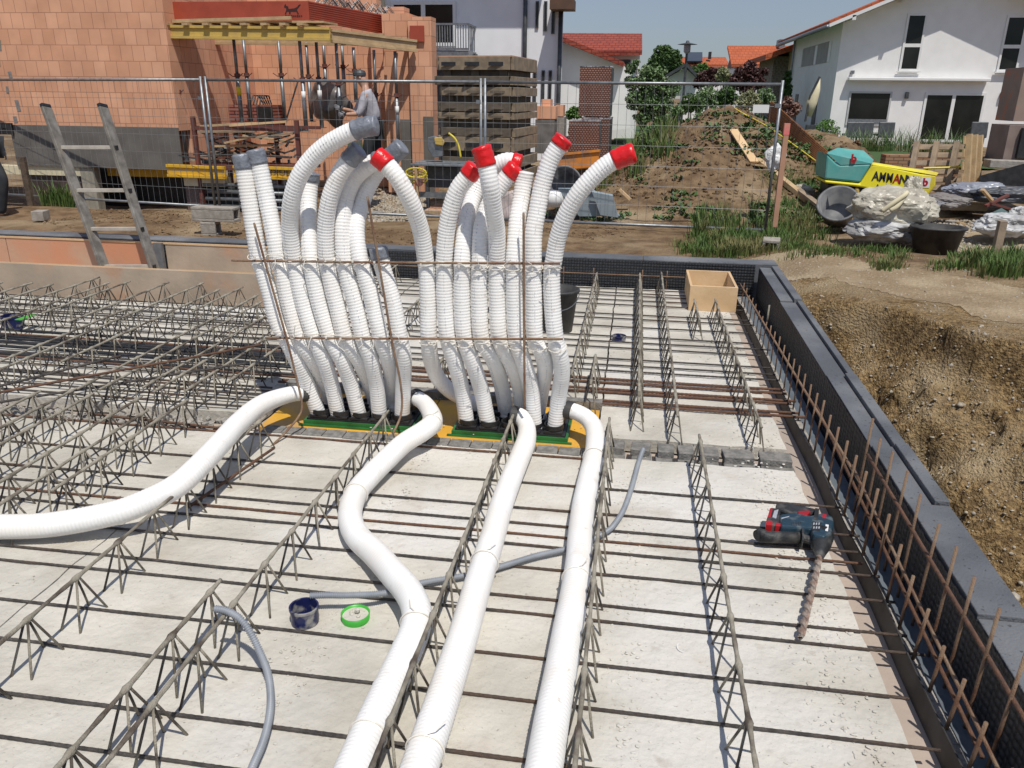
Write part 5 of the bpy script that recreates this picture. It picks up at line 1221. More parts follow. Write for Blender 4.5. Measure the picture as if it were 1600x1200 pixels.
B().bx(A(588, 5, y=23.9).x, A(600, 5, y=23.9).x, 23.88, 23.98, A(590, 12, y=23.9).z, A(590, -4, y=23.9).z).build('wall_vent', CREAM, Hs)
# ---- lean roof white house
H2 = empty('white_outbuilding', (A(930, 120, y=34).x, 36, -.6), 'white outbuilding with a long sloping red tiled roof', 'house')
q = [(870, 60), (972, 103), (985, 104), (985, 200), (868, 215)]
B().prism([A(x, y_, y=34) for x, y_ in q], [A(x, y_, y=40) for x, y_ in [(870, 60), (972, 103), (985, 104), (985, 200), (868, 215)]]).build('wall', WHT, H2)
a, c = A(866, 60, y=33.4), A(974, 104, y=33.4)
B().hexa([a, c, c + V((0, 9, 0)), a + V((0, 9, 0))], [a + V((0, 0, .18)), c + V((0, 0, .18)), c + V((0, 9, .18)), a + V((0, 9, .18))]).build('sloping_roof', TILE, H2)
ya_ = 42
B().bx(A(936, 100, y=ya_).x, A(999, 100, y=ya_).x, ya_, ya_ + 6, -.6, A(960, 86, y=ya_).z).build('rear_wall', WHT, H2)
window(H2, ya_, 952, 985, 93, 103, frm=DGREY)
a = A(870, 86, y=ya_ - .6); c = A(1003, 86, y=ya_ - .6); d = A(868, 58, y=ya_ + 3); e = A(1003, 59, y=ya_ + 3)
B().hexa([a, c, e, d], [p + V((0, -.02, .2)) for p in (a, c, e, d)]).build('main_roof', TILE, H2)
# ---- right house
HY = 38
HR = empty('white_gable_house', (A(1500, 150, y=HY).x, HY + 5, -1), 'big white gable house with dark windows and an awning at the right', 'house')
gx0 = A(1303, 140, y=HY).x; zg0 = A(1300, 226, y=HY).z; ez = A(1325, 34, y=HY).z; rx = A(1500, 0, y=HY).x; pit = .42; gx1 = 2 * rx - gx0; rz_ = ez + (rx - gx0) * pit
fr4 = [V((gx0, HY, zg0 - .5)), V((gx1, HY, zg0 - .5)), V((gx1, HY, ez)), V((rx, HY, rz_)), V((gx0, HY, ez))]
B().prism(fr4, [p + V((0, 11, 0)) for p in fr4]).build('wall', WHT, HR)
for sgn in (-1, 1):
    xe = rx + sgn * (rx - gx0 + .75); zee = rz_ - (rx - gx0 + .75) * pit
    l4 = [V((xe, HY - 1.0, zee)), V((rx, HY - 1.0, rz_)), V((rx, HY + 12, rz_)), V((xe, HY + 12, zee))]
    if sgn > 0: l4 = l4[::-1]
    B().hexa([p + V((0, 0, .03)) for p in l4], [p + V((0, 0, .17)) for p in l4]).build('roof', FRAME, HR)
    B().hexa([p + V((0, .02, .175)) for p in l4], [p + V((0, .02, .27)) for p in l4]).build('roof_tiles', TILE2, HR)
    if sgn < 0: B().cyl(V((xe - .06, HY - 1, zee + .05)), V((xe - .06, HY + 12, zee + .05)), .08, 10).build('gutter', GALV, HR, smooth=True)
for k in (0.14, .55): 
    p = V((gx0 - .5, HY - .9, ez)).lerp(V((rx, HY - .9, rz_)), k) ; B().box(p + V((0, .4, -.18)), (.14, 1.0, .18)).build('rafter_end', FRAME, HR)
window(HR, HY, 1411, 1442, 21, 111, tr=(.45,), sill=True, fr_=.085)
window(HR, HY, 1565, 1598, 24, 112, tr=(.45,), sill=True, fr_=.085)
window(HR, HY, 1324, 1390, 143, 196, frm=M('grey_window_frame', (.5, .5, .5), (.45, .45, .45), 2, .5), fr_=.07, name='patio_window')
window(HR, HY, 1439, 1534, 145, 222, mull=(.48,), fr_=.1, name='patio_door')
a = A(1326, 123, y=HY - .3); c = A(1548, 124, y=HY - .3)
B().beam(V((a.x, HY - .2, a.z)), V((c.x, HY - .2, a.z)), .34, .14).build('awning_box', FRAME, HR, bevel=.03)
for px in (1417, 1566):
    p = A(px, 149, y=HY - .08); B().box(p, (.14, .14, .26)).build('wall_lamp', DGREY, HR, bevel=.02)
# side wall windows
for yy, w_ in ((HY + 1.6, .5), (HY + 4.6, .5), (HY + 8.3, .8)):
    b = B(); zc_ = ez - 1.05; b.bx(gx0 - .03, gx0 - .002, yy, yy + w_, zc_ - .45, zc_ + .4); b.build('side_window', FRAME, HR)
B().bx(gx0 - .025, gx0 - .003, HY + 2.2, HY + 8.2, ez - 1.5, ez - .62).build('grey_window_band', M('grey_band', (.35, .34, .33), (.3, .29, .28), 2, .8), HR)
for yy in (HY + 3, HY + 8): B().bx(gx0 - .03, gx0 - .002, yy, yy + .8, zg0 + .3, zg0 + 2.1).build('side_door', DGREY, HR)
B().cyl(V((gx0 - .1, HY + 10.6, zg0 - .4)), V((gx0 - .1, HY + 10.6, ez)), .06, 8).build('downpipe', GALV, HR)
p = A(1332, 113, y=HY - .1); B().box(p, (.12, .2, .14)).build('camera_box', GALV, HR)
B().bx(A(1327, 170, y=HY).x, A(1388, 170, y=HY).x, HY - .053, HY - .051, A(1350, 194, y=HY).z, A(1350, 186, y=HY).z).build('window_sill_board', GALV, HR)
# neighbour right-back
H3 = empty('timber_house', (A(1225, 120, y=52).x, 54, -.8), 'grey timber clad house with an orange tiled roof left of the gable house', 'house')
B().bx(A(1206, 120, y=52).x, A(1242, 120, y=52).x, 52, 58, -1, A(1225, 88, y=52).z).build('timber_wall', M('grey_slats', (.28, .25, .21), (.15, .13, .11), 9, .8), H3)
B().bx(A(1238, 120, y=50.2).x, A(1262, 120, y=50.2).x, 50.2, 57, A(1250, 150, y=50).z, A(1250, 76, y=50).z).build('cream_wall', CREAM, H3)
a = A(1196, 94, y=50); c = A(1262, 70, y=50)
B().hexa([a, c, c + V((0, 9, 0)), a + V((0, 9, 0))], [p + V((0, 0, .3)) for p in (a, c, c + V((0, 9, 0)), a + V((0, 9, 0)))]).build('roof', TILE2, H3)
# far houses
def farh(pl, pr_, pt, pb, pe, y, label, roofm=TILE2):
    t = empty('distant_house', A((pl + pr_) / 2, pb, y=y), label, 'house', 'distant houses'); z0 = A(pl, pb, y=y).z; ze = A(pl, pe, y=y).z; zr = A(pl, pt, y=y).z
    x0, x1 = A(pl, pe, y=y).x, A(pr_, pe, y=y).x
    B().bx(x0 + .4, x1 - .4, y + 1, y + 8, -1.5, ze).build('wall', WHT, t)
    lo_ = [V((x0, y + .4, ze)), V((x1, y + .4, ze)), V((x1, y + 4.5, zr)), V((x0, y + 4.5, zr))]; B().hexa(lo_, [p + V((0, 0, .2)) for p in lo_]).build('roof', roofm, t)
    g = [V((x0 + .4, y + 1, ze - .1)), V((x0 + .4, y + 8, ze - .1)), V((x0 + .4, y + 4.5, zr - .1))]; B().prism(g, [p + V((.2, 0, 0)) for p in g]).build('gable', DGREY, t)
    return t
h = farh(1143, 1262, 70, 130, 104, 62, 'distant house with a wide orange roof and grey chimney')
B().bx(A(1216, 70, y=66).x, A(1225, 70, y=66).x, 65.5, 67, A(1220, 76, y=66).z, A(1220, 62, y=66).z).build('chimney', GALV, h)
h = farh(1066, 1140, 89, 125, 104, 75, 'distant house with a low orange roof, solar panels and black chimney')
B().hexa(*[[A(x, y_, y=yy) + V((0, 0, dz)) for x, y_, yy in ((1072, 102, 75.1), (1097, 102, 75.1), (1097, 88, 79.3), (1072, 88, 79.3))] for dz in (.25, .35)]).build('solar_panel', GLASS, h)
B().bx(A(1107, 90, y=77).x, A(1111, 90, y=77).x, 76.8, 77.6, A(1109, 92, y=77).z, A(1109, 81, y=77).z).build('chimney', BLK, h)
t = empty('garden_hut', A(1068, 140, y=46), 'small white garden hut with a dark gabled roof', 'hut')
q = [(1042, 122), (1071, 106), (1090, 124), (1090, 150), (1042, 150)]
B().prism([A(x, y_, y=46) for x, y_ in q], [A(x, y_, y=46) + V((0, 3, 0)) for x, y_ in q]).build('wall', WHT, t)
for a, c in (((1038, 124), (1071, 104)), ((1071, 104), (1091, 126))): B().beam(A(*a, y=46) + V((0, 1, .1)), A(*c, y=46) + V((0, 1, .1)), 3.4, .14, up=(0, 0, 1)).build('roof_side', DGREY, t)
t = empty('street_lamp', A(1073, 150, y=44), 'grey street lamp with a lantern head above the hut', 'street lamp')
p = A(1073, 84, y=44); B().cyl((p.x, 44, -.8), (p.x, 44, p.z), .06, 8).build('pole', DGREY, t)
B().lathe(p, [(.08, 0), (.17, .1), (.17, .42), (.08, .45)], 12).build('lantern', M('lantern_glass', (.35, .3, .32), (.3, .25, .28), 3, .3), t)
B().lathe(p + V((0, 0, .43)), [(.5, 0), (.1, .08), (.06, .18), (0, .18)], 16).build('lamp_hat', DGREY, t)
# ---- vegetation
G0 = lambda x, y: V((x, y, hbase(x, y)))
def gp(px, y): x = A(px, 150, y=y).x; return G0(x, y)
tree('broadleaf_tree', 'dark green rounded tree rising behind the white outbuilding', 'tree', gp(1040, 50), [(1035, 84, 14), (1048, 92, 17), (1028, 98, 15), (1052, 104, 15), (1020, 108, 12), (1040, 108, 16)], 50, 12000, .085, LEAFD, .2)
tree('apple_tree', 'light green apple tree with pale leaf tips in front of the white outbuilding', 'tree', gp(1005, 19.5), [(985, 108, 9), (993, 98, 6), (1010, 116, 14), (1028, 118, 14), (1000, 135, 18), (1026, 138, 18), (1048, 140, 15), (984, 128, 9), (992, 158, 15), (1016, 164, 18), (1040, 164, 15), (1005, 185, 14), (1030, 185, 11)], 19.5, 11000, .036, LEAFM, .07)
tree('shrub', 'young green shrub hugging the left flank of the spoil heap', 'shrub', gp(1040, 17), [(1045, 190, 14), (1022, 205, 12), (1058, 175, 10), (1000, 215, 9)], 17.5, 3000, .032, LEAFM, .03)
tree('copper_shrub', 'dark copper leaved shrub left of the orange roofed house', 'shrub', gp(1105, 42), [(1100, 122, 11), (1112, 115, 10), (1092, 130, 9), (1118, 126, 9)], 42, 2600, .08, LEAFR, .1, 'copper leaved shrubs')
tree('copper_shrub', 'larger copper leaved shrub in front of the orange roofed house', 'shrub', gp(1165, 36), [(1160, 115, 13), (1172, 105, 10), (1180, 118, 12), (1150, 128, 12), (1168, 138, 14), (1188, 130, 9), (1195, 112, 6)], 36, 5200, .06, LEAFR, .1, 'copper leaved shrubs')
tree('yellowish_shrub', 'pale yellowish shrub between the two copper shrubs', 'shrub', gp(1132, 40), [(1130, 112, 8), (1138, 122, 8), (1124, 120, 6)], 40, 900, .1, LEAFP, .06)
tree('conifer', 'narrow dark conifer between the timber house and the gable house', 'tree', gp(1231, 44), [(1231, 115, 4), (1230, 125, 6), (1230, 138, 7), (1229, 150, 7)], 44, 1500, .1, LEAFD, .07)
tree('pink_shrub', 'dusty pink shrub beside the side wall of the gable house', 'shrub', gp(1238, 30), [(1230, 160, 9), (1242, 170, 10), (1232, 178, 9), (1224, 165, 6)], 30, 1500, .06, PINKF, .04)
for i, (px, py, r, y, m, lab) in enumerate([(1080, 115, 12, 48, LEAFD, 'dark green hedge bush right of the garden hut'), (1098, 108, 10, 55, LEAFG, 'light green bush left of the black chimney'), (1105, 150, 18, 34, LEAFM, 'green bush behind the top of the spoil heap'),
        (1080, 160, 15, 30, LEAFD, 'dark bush at the left shoulder of the spoil heap'), (1135, 148, 14, 34, LEAFD, 'dark green bush behind the fence top'), (1170, 155, 14, 30, LEAFP, 'brownish pale bush behind the white sign'), (1195, 150, 12, 32, LEAFM, 'green bush near the right fence post'),
        (897, 175, 9, 24, LEAFG, 'bright green bush beside the brick packs'), (900, 200, 8, 22, LEAFM, 'low green bush left of the brick packs')]):
    tree('garden_bush', lab, 'bush', gp(px, y), [(px, py, r), (px + r * .7, py + r * .5, r * .7), (px - r * .7, py + r * .5, r * .8)], y, 2200, .0013 * y + .012, m, .04, 'garden bushes', branch=False)
t = empty('potted_boxwood', A(1291, 210, y=34), 'clipped round boxwood in a terracotta pot by the house corner', 'potted plant')
b = B(); leaves(b, A(1292, 203, y=34), .42, 1500, .04, (1.25, 1, .8), .25); b.build('foliage', LEAFG, t)
B().lathe(A(1292, 228, y=34), [(0, 0), (.3, 0), (.38, .45), (.34, .45), (0, .4)], 16).build('pot', M('terracotta', (.40, .15, .09), (.33, .12, .08), 5, .8), t)
# hedge/garden grasses in front of patio
def tuft(b, c, n, h_, w_=.006, spread=.1, lean=.5):
    for _ in range(n):
        a = R_(0, 6.28); r = R_(0, spread); p = V(c) + V((r * math.cos(a), r * math.sin(a), 0)); p.z = hgt(p.x, p.y) - .01 if c[2] < 50 else p.z
        L = h_ * R_(.5, 1.15); d = V((math.cos(a + R_(-1, 1)), math.sin(a + R_(-1, 1)), 0)) * L * lean * R_(.2, 1); s_ = V((-d.y, d.x, 0)); s_ = (s_.normalized() if s_.length > 1e-6 else V((1, 0, 0))) * w_ * R_(.6, 1.4)
        m_ = p + d * .35 + V((0, 0, L * .62)); e_ = p + d + V((0, 0, L))
        b.add([p - s_, p + s_, m_ + s_ * .8, m_ - s_ * .8, e_], [(0, 1, 2, 3), (3, 2, 4)])
for i, (px, y, lab) in enumerate([(1350, 31, 'tall silvery grass clump before the patio window'), (1385, 30, 'ornamental grass clump before the house wall'), (1420, 31, 'feathery grass clump beside the patio door'), (1460, 31, 'tall grass clump in front of the patio door'), (1500, 31, 'grass clump left of the tall wooden pallet')]):
    b = B(); c = gp(px, y)
    for _ in range(12): tuft(b, c + V((R_(-.5, .5), R_(-.3, .3), 0)), 18, R_(.35, .95), .009, .25, .8)
    b.build('ornamental_grass', GRS if i % 2 else LEAFM, label=lab, cat='ornamental grass', group='grass clumps by the patio')
b = B()
def gr(px, py, n, h_, sp, z=-.3, w_=.006):
    c = A(px, py, z=z); tuft(b, V((c.x, c.y, 0)), n, h_, w_, sp)
for _ in range(150): gr(1150 + random.gauss(0, 38), R_(366, 402), 36, R_(.06, .19), .15)
for _ in range(26): gr(R_(1085, 1205), R_(345, 372), 26, R_(.18, .42), .1)
for _ in range(26): gr(R_(1195, 1260), R_(360, 400), 22, .12, .15, -.25)
for _ in range(240):
    qx, qy = R_(1370, 1640), R_(394, 424)
    if noise.noise(V((qx * .02, qy * .05, 0))) > -.05 + .3 * (qx < 1480): gr(qx, qy, 30, R_(.04, .13), .15, -.1)
for _ in range(70): gr(R_(1520, 1640), R_(392, 435), 34, R_(.10, .22), .14, -.1)
for _ in range(40): gr(R_(1225, 1400), R_(375, 410), 24, R_(.06, .12), .2, -.15)
for _ in range(90): gr(R_(1195, 1300), R_(300, 360), 22, R_(.1, .25), .2, -.1)
for _ in range(60):
    x = R_(-1.6, .6); y = R_(14.5, 19); tuft(b, V((x, y, 0)), 30, R_(.3, .7), .01, .2)
b.build('grass', GRS, loc=(0, 0, 0), kind='stuff', label='green grass and weeds along the path, the fence foot and the mound', cat='grass')
b = B()
for _ in range(850):
    y = R_(12.2, 20); x = .95 + .14 * (y - 13) + random.choice((R_(-2.2, -1.0), R_(.5, 2.2), R_(.5, 2.2), R_(-.6, .9)))
    if noise.noise(V((x, y, 0)) * .9) < (.14 if abs(x - 1.2 - .14 * (y - 13)) < .6 else -.08): continue
    c = V((x, y, hgt(x, y)))
    for _ in range(26):
        a = R_(0, 6.28); d = V((math.cos(a), math.sin(a), R_(.3, 1.2))).normalized(); L = R_(.03, .11); s_ = d.cross(V((0, 0, 1))).normalized() * L * .3; o_ = V((R_(-.12, .12), R_(-.12, .12), 0))
        b.add([c + o_, c + o_ + d * L * .5 + s_, c + o_ + d * L, c + o_ + d * L * .5 - s_], [(0, 1, 2, 3)])
b.build('mound_weeds', LEAFD, loc=(0, 0, 0), kind='stuff', label='leafy weeds growing on the flanks of the spoil heap', cat='weeds')
b = B()
for _ in range(40):
    c = V((A(R_(55, 95), 330, z=-.33).x + R_(-.1, .1), 11.9 + R_(-.15, .15), 0)); tuft(b, c, 16, R_(.2, .45), .008, .1, .6)
b.build('grass_tuft', GRS, label='tuft of long grass at the left fence foot', cat='grass tuft')
b = B(); c = A(1121, 312, y=12.5)
for k in range(26):
    a = k * .7; d = V((math.cos(a), math.sin(a), .45)).normalized(); L = R_(.12, .24); s_ = d.cross(V((0, 0, 1))).normalized() * L * .3; c0 = V((c.x, c.y, hgt(c.x, c.y)))
    b.add([c0, c0 + d * L * .5 + s_, c0 + d * L, c0 + d * L * .5 - s_], [(0, 1, 2, 3)])
b.build('dock_plant', LEAFG, label='bright broad leaved plant on the front of the spoil heap', cat='plant')

# ---- stakes, planks on the mound
def stake(px, pt, pb, y, w_, mat, label, top=None):
    a = A(px, pt, y=y); c = A(px, pb, y=y); t = empty('wooden_stake', (a.x, y, c.z), label, 'stake', 'wooden stakes')
    B().bx(a.x - w_, a.x + w_, y - w_, y + w_, c.z - .2, a.z).build('post', mat, t, bevel=.004)
    if top: B().bx(a.x - w_ - .003, a.x + w_ + .003, y - w_ - .003, y + w_ + .003, a.z - .14 if w_ > .03 else a.z - .05, a.z + .003).build('paint_mark', top, t)
PINK = M('neon_pink_paint', (.80, .13, .17), (.62, .25, .18), 14, .6)
stake(1230, 193, 332, 11.3, .033, M('pinkish_wood', (.50, .27, .18), (.42, .24, .15), 4, .7), 'tall wooden stake with red paint right of the fence', PINK)
stake(1141, 380, 403, 10.2, .026, WOODT, 'short stake with a neon pink top in the grass', PINK)
stake(1567, 345, 400, 9.6, .04, WOODG, 'short grey wooden stake at the right between grass and gravel')
B().bx(*sum([[A(45, 300, y=12.2).x + s_ for s_ in (-.05, .05)]], []), 12.17, 12.23, -.4, A(25, 245, y=12.2).z).build('brown_plank_post', BARK, label='dark brown plank standing at the left fence', cat='plank')
def pl(a, ya, c, yc, w_, h_, mat, label): B().beam(A(*a, y=ya), A(*c, y=yc), w_, h_).build('plank', mat, label=label, cat='plank', group='planks on the spoil heap', bevel=.003)
def plt(a, c, w_, h_, mat, label, up=.05):
    p, q = hit(*a), hit(*c); B().beam(p + V((0, 0, up)), q + V((0, 0, up)), w_, h_).build('plank', mat, label=label, cat='plank', group='planks on the spoil heap', bevel=.003)
plt((1145, 208), (1178, 259), .16, .03, WOODL, 'pale plank lying on the crest of the spoil heap', .06)
plt((1182, 254), (1262, 318), .12, .08, WOODT, 'long plank edge sloping down right from the heap')
plt((1240, 296), (1330, 366), .10, .05, WOODG, 'long greyish plank sloping down to the plastic pile')
plt((1176, 262), (1192, 264), .1, .03, WOODT, 'short board end at the foot of the crest plank')
for i, (a, c, yy) in enumerate((((930, 366), (1242, 368), 11.5), ((1055, 372), (1245, 374), 11.3), ((968, 296), (985, 312), 12.9))):
    B().beam(A(*a, y=yy), A(*c, y=yy), .07, .045).build('plank', WOODL, label=('long pale batten on the ground behind the fence rail', 'second pale batten just in front of the first', 'short wood offcut beside the metal sheets')[i], cat='plank', group='battens by the fence', bevel=.003)
# orange-brown mesh fence on berm
RM_ = M('rust_orange_mesh', (.32, .13, .035), (.24, .09, .03), 6, .8)
t = empty('rusty_mesh_mats', A(1260, 220, y=17), 'rust orange reinforcing mesh mats leaning on the berm', 'mesh mats'); b = B()
ca, cb2, cc_, cd_ = A(1206, 158, y=21), A(1300, 243, y=15), A(1285, 262, y=15), A(1198, 205, y=21)
for k in range(17): f_ = k / 16; b.cyl(ca.lerp(cb2, f_), cd_.lerp(cc_, f_), .012, 4)
for k in range(12): f_ = k / 11; b.cyl(ca.lerp(cd_, f_), cb2.lerp(cc_, f_), .012, 4)
for dy in (.12, .24):
    for k in range(17): f_ = (k + .4) / 17; b.cyl(ca.lerp(cb2, f_) + V((0, dy, 0)), cd_.lerp(cc_, f_) + V((0, dy, 0)), .011, 4)
    for k in range(12): f_ = (k + .5) / 12; b.cyl(ca.lerp(cd_, f_) + V((0, dy, 0)), cb2.lerp(cc_, f_) + V((0, dy, 0)), .011, 4)
b.build('mesh', RM_, t)
B().tube(spline([hit(*q_) + V((0, 0, .03)) for q_ in ((1148, 172), (1165, 182), (1195, 198), (1222, 216), (1250, 236), (1285, 262))], .05), .011, 6).build('yellow_hose', YHS, label='yellow hose running down the berm', cat='hose', smooth=True)
# parasol (closed)
t = empty('closed_parasol', A(1267, 195, y=31), 'closed cream parasol on a dark stand by the house corner', 'parasol')
c = A(1272, 150, y=31); B().tube([A(1281, 122, y=31), A(1276, 140, y=31), A(1268, 160, y=31), A(1264, 182, y=31)], [.02, .13, .2, .09], 10).build('canopy', CREAM, t, smooth=True)
B().tube([A(1258, 190, y=30.9), A(1266, 150, y=30.9), A(1281, 120, y=30.9)], .04, 6).build('pole', DGREY, t); B().box(A(1266, 202, y=31), (.3, .3, .3)).build('base', DGREY, t)
# patio furniture
for i, px in enumerate((1335, 1352, 1385, 1530)):
    t = empty('patio_chair', A(px, 222, y=35), ('dark patio chair, leftmost by the patio window', 'dark patio chair with its back to the camera, second from the left', 'dark patio chair in front of the white wall', 'dark patio chair right of the patio door')[i], 'chair', 'patio chairs')
    a = A(px, 203, y=35); B().box(a, (.62, .06, .6), m=Matrix.Rotation(-.15, 3, 'X')).build('backrest', DGREY, t, bevel=.03); B().box(a + V((0, .35, -.2)), (.6, .6, .08)).build('seat', DGREY, t)
    for sx in (-.26, .26):
        for sy in (.05, .6): B().cyl(a + V((sx, sy, -.22)), a + V((sx, sy, -.65)), .02, 6).build('leg', DGREY, t)
t = empty('patio_table', A(1345, 215, y=35.8), 'pale patio table behind the chairs', 'table'); a = A(1358, 206, y=35.8)
B().box(a, (1.5, .8, .05)).build('table_top', FRAME, t)
for sx in (-.65, .65): B().cyl(a + V((sx, 0, 0)), a + V((sx, 0, -.7)), .03, 6).build('leg', FRAME, t)
for px in (1315, ): 
    t = empty('wire_stand', A(px, 225, y=33), 'thin white wire stand by the house corner', 'stand'); a, c = A(1303, 213, y=33), A(1322, 213, y=33)
    B().beam(a, c, .03, .03).build('rail', FRAME, t)
    for q1 in (a, c): B().cyl(q1, q1 - V((0, 0, .55)), .015, 5).build('leg', FRAME, t)
# brick edging behind compactor
B().bx(A(1385, 242, y=19).x, A(1500, 255, y=19).x, 19, 19.4, -.4, A(1430, 243, y=19).z).build('low_brick_wall', brick('reddish_bricks', (.36, .16, .09), (.30, .2, .12), (.14, .09, .06), .2, .07, .01), label='low reddish brick wall behind the compactor', cat='wall')
# ---- pallets
def pallet(a, b_, c, d_, label, n=5, th=.1, mat=WOODG):
    """a,b: top-left, top-right ; d_,c bottom (world)"""
    t = empty('wooden_pallet', (a + b_ + c + d_) / 4, label, 'pallet', 'wooden pallets'); nrm = (b_ - a).cross(d_ - a).normalized() * th
    for k in range(n):
        f0, f1 = (k + .1) / n, (k + .75) / n
        q4 = [a.lerp(d_, f0), b_.lerp(c, f0), b_.lerp(c, f1), a.lerp(d_, f1)]; s_ = nrm.normalized() * .022
        B().hexa(q4, [p + s_ for p in q4]).build('slat', mat, t)
    for f in (.12, .5, .88):
        q4 = [a.lerp(b_, f - .05), a.lerp(b_, f + .05), d_.lerp(c, f + .05), d_.lerp(c, f - .05)]
        B().hexa([p - nrm * .8 for p in q4], [p - s_ * .1 for p in q4]).build('bearer', mat, t)
    return t
yP = 14.6
pallet(A(1425, 224, y=yP + .5), A(1507, 224, y=yP), A(1490, 300, y=yP - .3), A(1410, 300, y=yP), 'grey pallet standing on edge behind the yellow compactor', 6)
pallet(A(1508, 210, y=13.8), A(1530, 212, y=14.3), A(1525, 292, y=14.1), A(1503, 290, y=13.6), 'upright brown pallet seen edge on beside the grey one', 4, mat=WOODT)
pallet(A(1525, 248, y=15), A(1565, 236, y=15.6), A(1567, 240, y=15.2), A(1527, 253, y=14.6), 'flat grey board pallet right of the upright one', 3)
for i, (px0, px1, py, y) in enumerate(((1488, 1545, 318, 12.9), (1505, 1580, 305, 13.3), (1585, 1640, 362, 11.2), (1585, 1640, 345, 11.5))):
    z = A(px0, py, y=y).z; x0, x1 = A(px0, py, y=y).x, A(px1, py, y=y).x; t = empty('timber_bearer', ((x0 + x1) / 2, y, z - .08), ('short squared timber on the gravel edge', 'second squared timber behind the first', 'squared timber at the right picture edge, lower', 'squared timber at the right picture edge, upper')[i], 'timber', 'squared timbers')
    B().bx(x0, x1, y, y + .5, z - .10, z).build('beam', (WOODT, WOODG)[i % 2], t, bevel=.006); B().bx(x0, x1, y + .52, y + .62, z - .10, z).build('beam', WOODG, t)
# brick pallets at the right edge
bpack(1592, 1660, 105, 190, 14.5, .7, 'upper wrapped brick pack at the right picture edge', M('wrapped_brown', (.24, .18, .15), (.28, .21, .17), 3, .6, c3=(.5, .14, .05), s3=3), False)
bpack(1572, 1650, 196, 252, 14.2, .7, 'lower wrapped brick pack at the right picture edge', M('wrapped_brown_dark', (.25, .19, .165), (.2, .15, .13), 3, .6), False)
B().bx(A(1592, 225, y=14.15).x, A(1650, 225, y=14.15).x, 14.12, 14.19, A(1600, 247, y=14.15).z, A(1600, 200, y=14.15).z).build('black_foil_front', BLK, label='black foil sheet hanging over the lower brick pack', cat='foil')
B().beam(A(1541, 255, y=14), A(1660, 260, y=14), .3, .12).build('concrete_beam', M_BLK, label='grey slab under the right brick packs', cat='concrete slab', bevel=.01)
q = [(1530, 275), (1620, 250), (1620, 292), (1560, 290), (1535, 300)]
B().prism([A(x, y_, y=13.3) for x, y_ in q], [A(x, y_, y=14.0) for x, y_ in q]).build('black_tarp', BLK, label='black tarpaulin draped at the right edge', cat='tarpaulin')
# compactor
t = empty('trench_roller', A(1370, 305, y=13.4), 'turquoise and yellow trench roller with bold lettering', 'trench roller')
CY = 13.4; k8 = lambda x, y_, y=CY: A(1250 + x / 4.571, 190 + y_ / 4.571, y=y)
TEAL = M('turquoise_paint', (.10, .36, .33), (.085, .32, .295), 6, .45, c3=(.16, .36, .32), s3=3); YLP = M('bright_yellow_paint', (.86, .76, .03), (.80, .70, .03), 5, .4, c3=(.62, .50, .05), s3=2.2)
def body(poly, mat, name, y0=CY, dep=.75, ins=(.0,)):
    f_ = [k8(x, y_, y0) for x, y_ in poly]; return B().prism(f_, [p + V((0, dep, 0)) for p in f_]).build(name, mat, t, bevel=.03)
body([(175, 418), (430, 443), (515, 308), (560, 308), (740, 345), (860, 372), (975, 385), (970, 460), (920, 520), (850, 525), (600, 495), (400, 465), (180, 440)], YLP, 'yellow_housing')
body([(190, 225), (265, 300), (290, 310), (515, 300), (430, 438), (175, 412)], TEAL, 'turquoise_hood')
f_ = [k8(265, 305), k8(515, 298), k8(500, 275), k8(455, 210), k8(280, 190), k8(205, 215)]
B().add([k8(290, 310), k8(515, 300), k8(525, 272, CY + .4), k8(455, 207, CY + .55), k8(270, 186, CY + .55), k8(205, 215, CY + .3), k8(190, 226)], [(0, 1, 2, 3, 4, 5, 6)]).build('hood_top', TEAL, t)
B().add([k8(515, 308), k8(740, 345), k8(975, 385), k8(990, 366, CY + .4), k8(930, 350, CY + .55), k8(740, 325, CY + .55), k8(560, 302, CY + .5), k8(520, 290, CY + .3)], [(0, 1, 2, 3, 4, 5, 6, 7)]).build('housing_top', YLP, t)
body([(200, 446), (840, 528), (830, 575), (560, 575), (200, 560)], BLK, 'chassis', CY + .08, .6)
for x in (300, 410): body([(x - 18, 470), (x + 18, 474), (x + 18, 540), (x - 18, 536)], YBEAM, 'bracket', CY + .02, .06)
for x in (330, 700): B().cyl(k8(x, 540, CY + .02), k8(x, 540, CY + .02) + V((0, .7, 0)), .13, 20).build('drum', DGREY, t)
for ch, lx, ly, mt_ in (('A', 541, 392, BLK), ('M', 590, 399, BLK), ('M', 641, 405, BLK), ('A', 691, 411, DRD), ('N', 737, 417, BLK), ('N', 785, 423, BLK)):
    text(ch, k8(lx, ly, CY - .004), .19, mt_, t, bold=.005, sx=.68 if ch == 'M' else .78)
text('A ... 022', k8(600, 460, CY - .004), .07, BLK, t)
B().box(k8(895, 435, CY - .004), (.14, .004, .16)).build('white_badge', FRAME, t)
text('b', k8(895, 435, CY - .008), .16, DRD, t, bold=.006)
text('b', k8(368, 262, CY + .12) + V((0, -.14, 0)), .17, DRD, t, bold=.008)
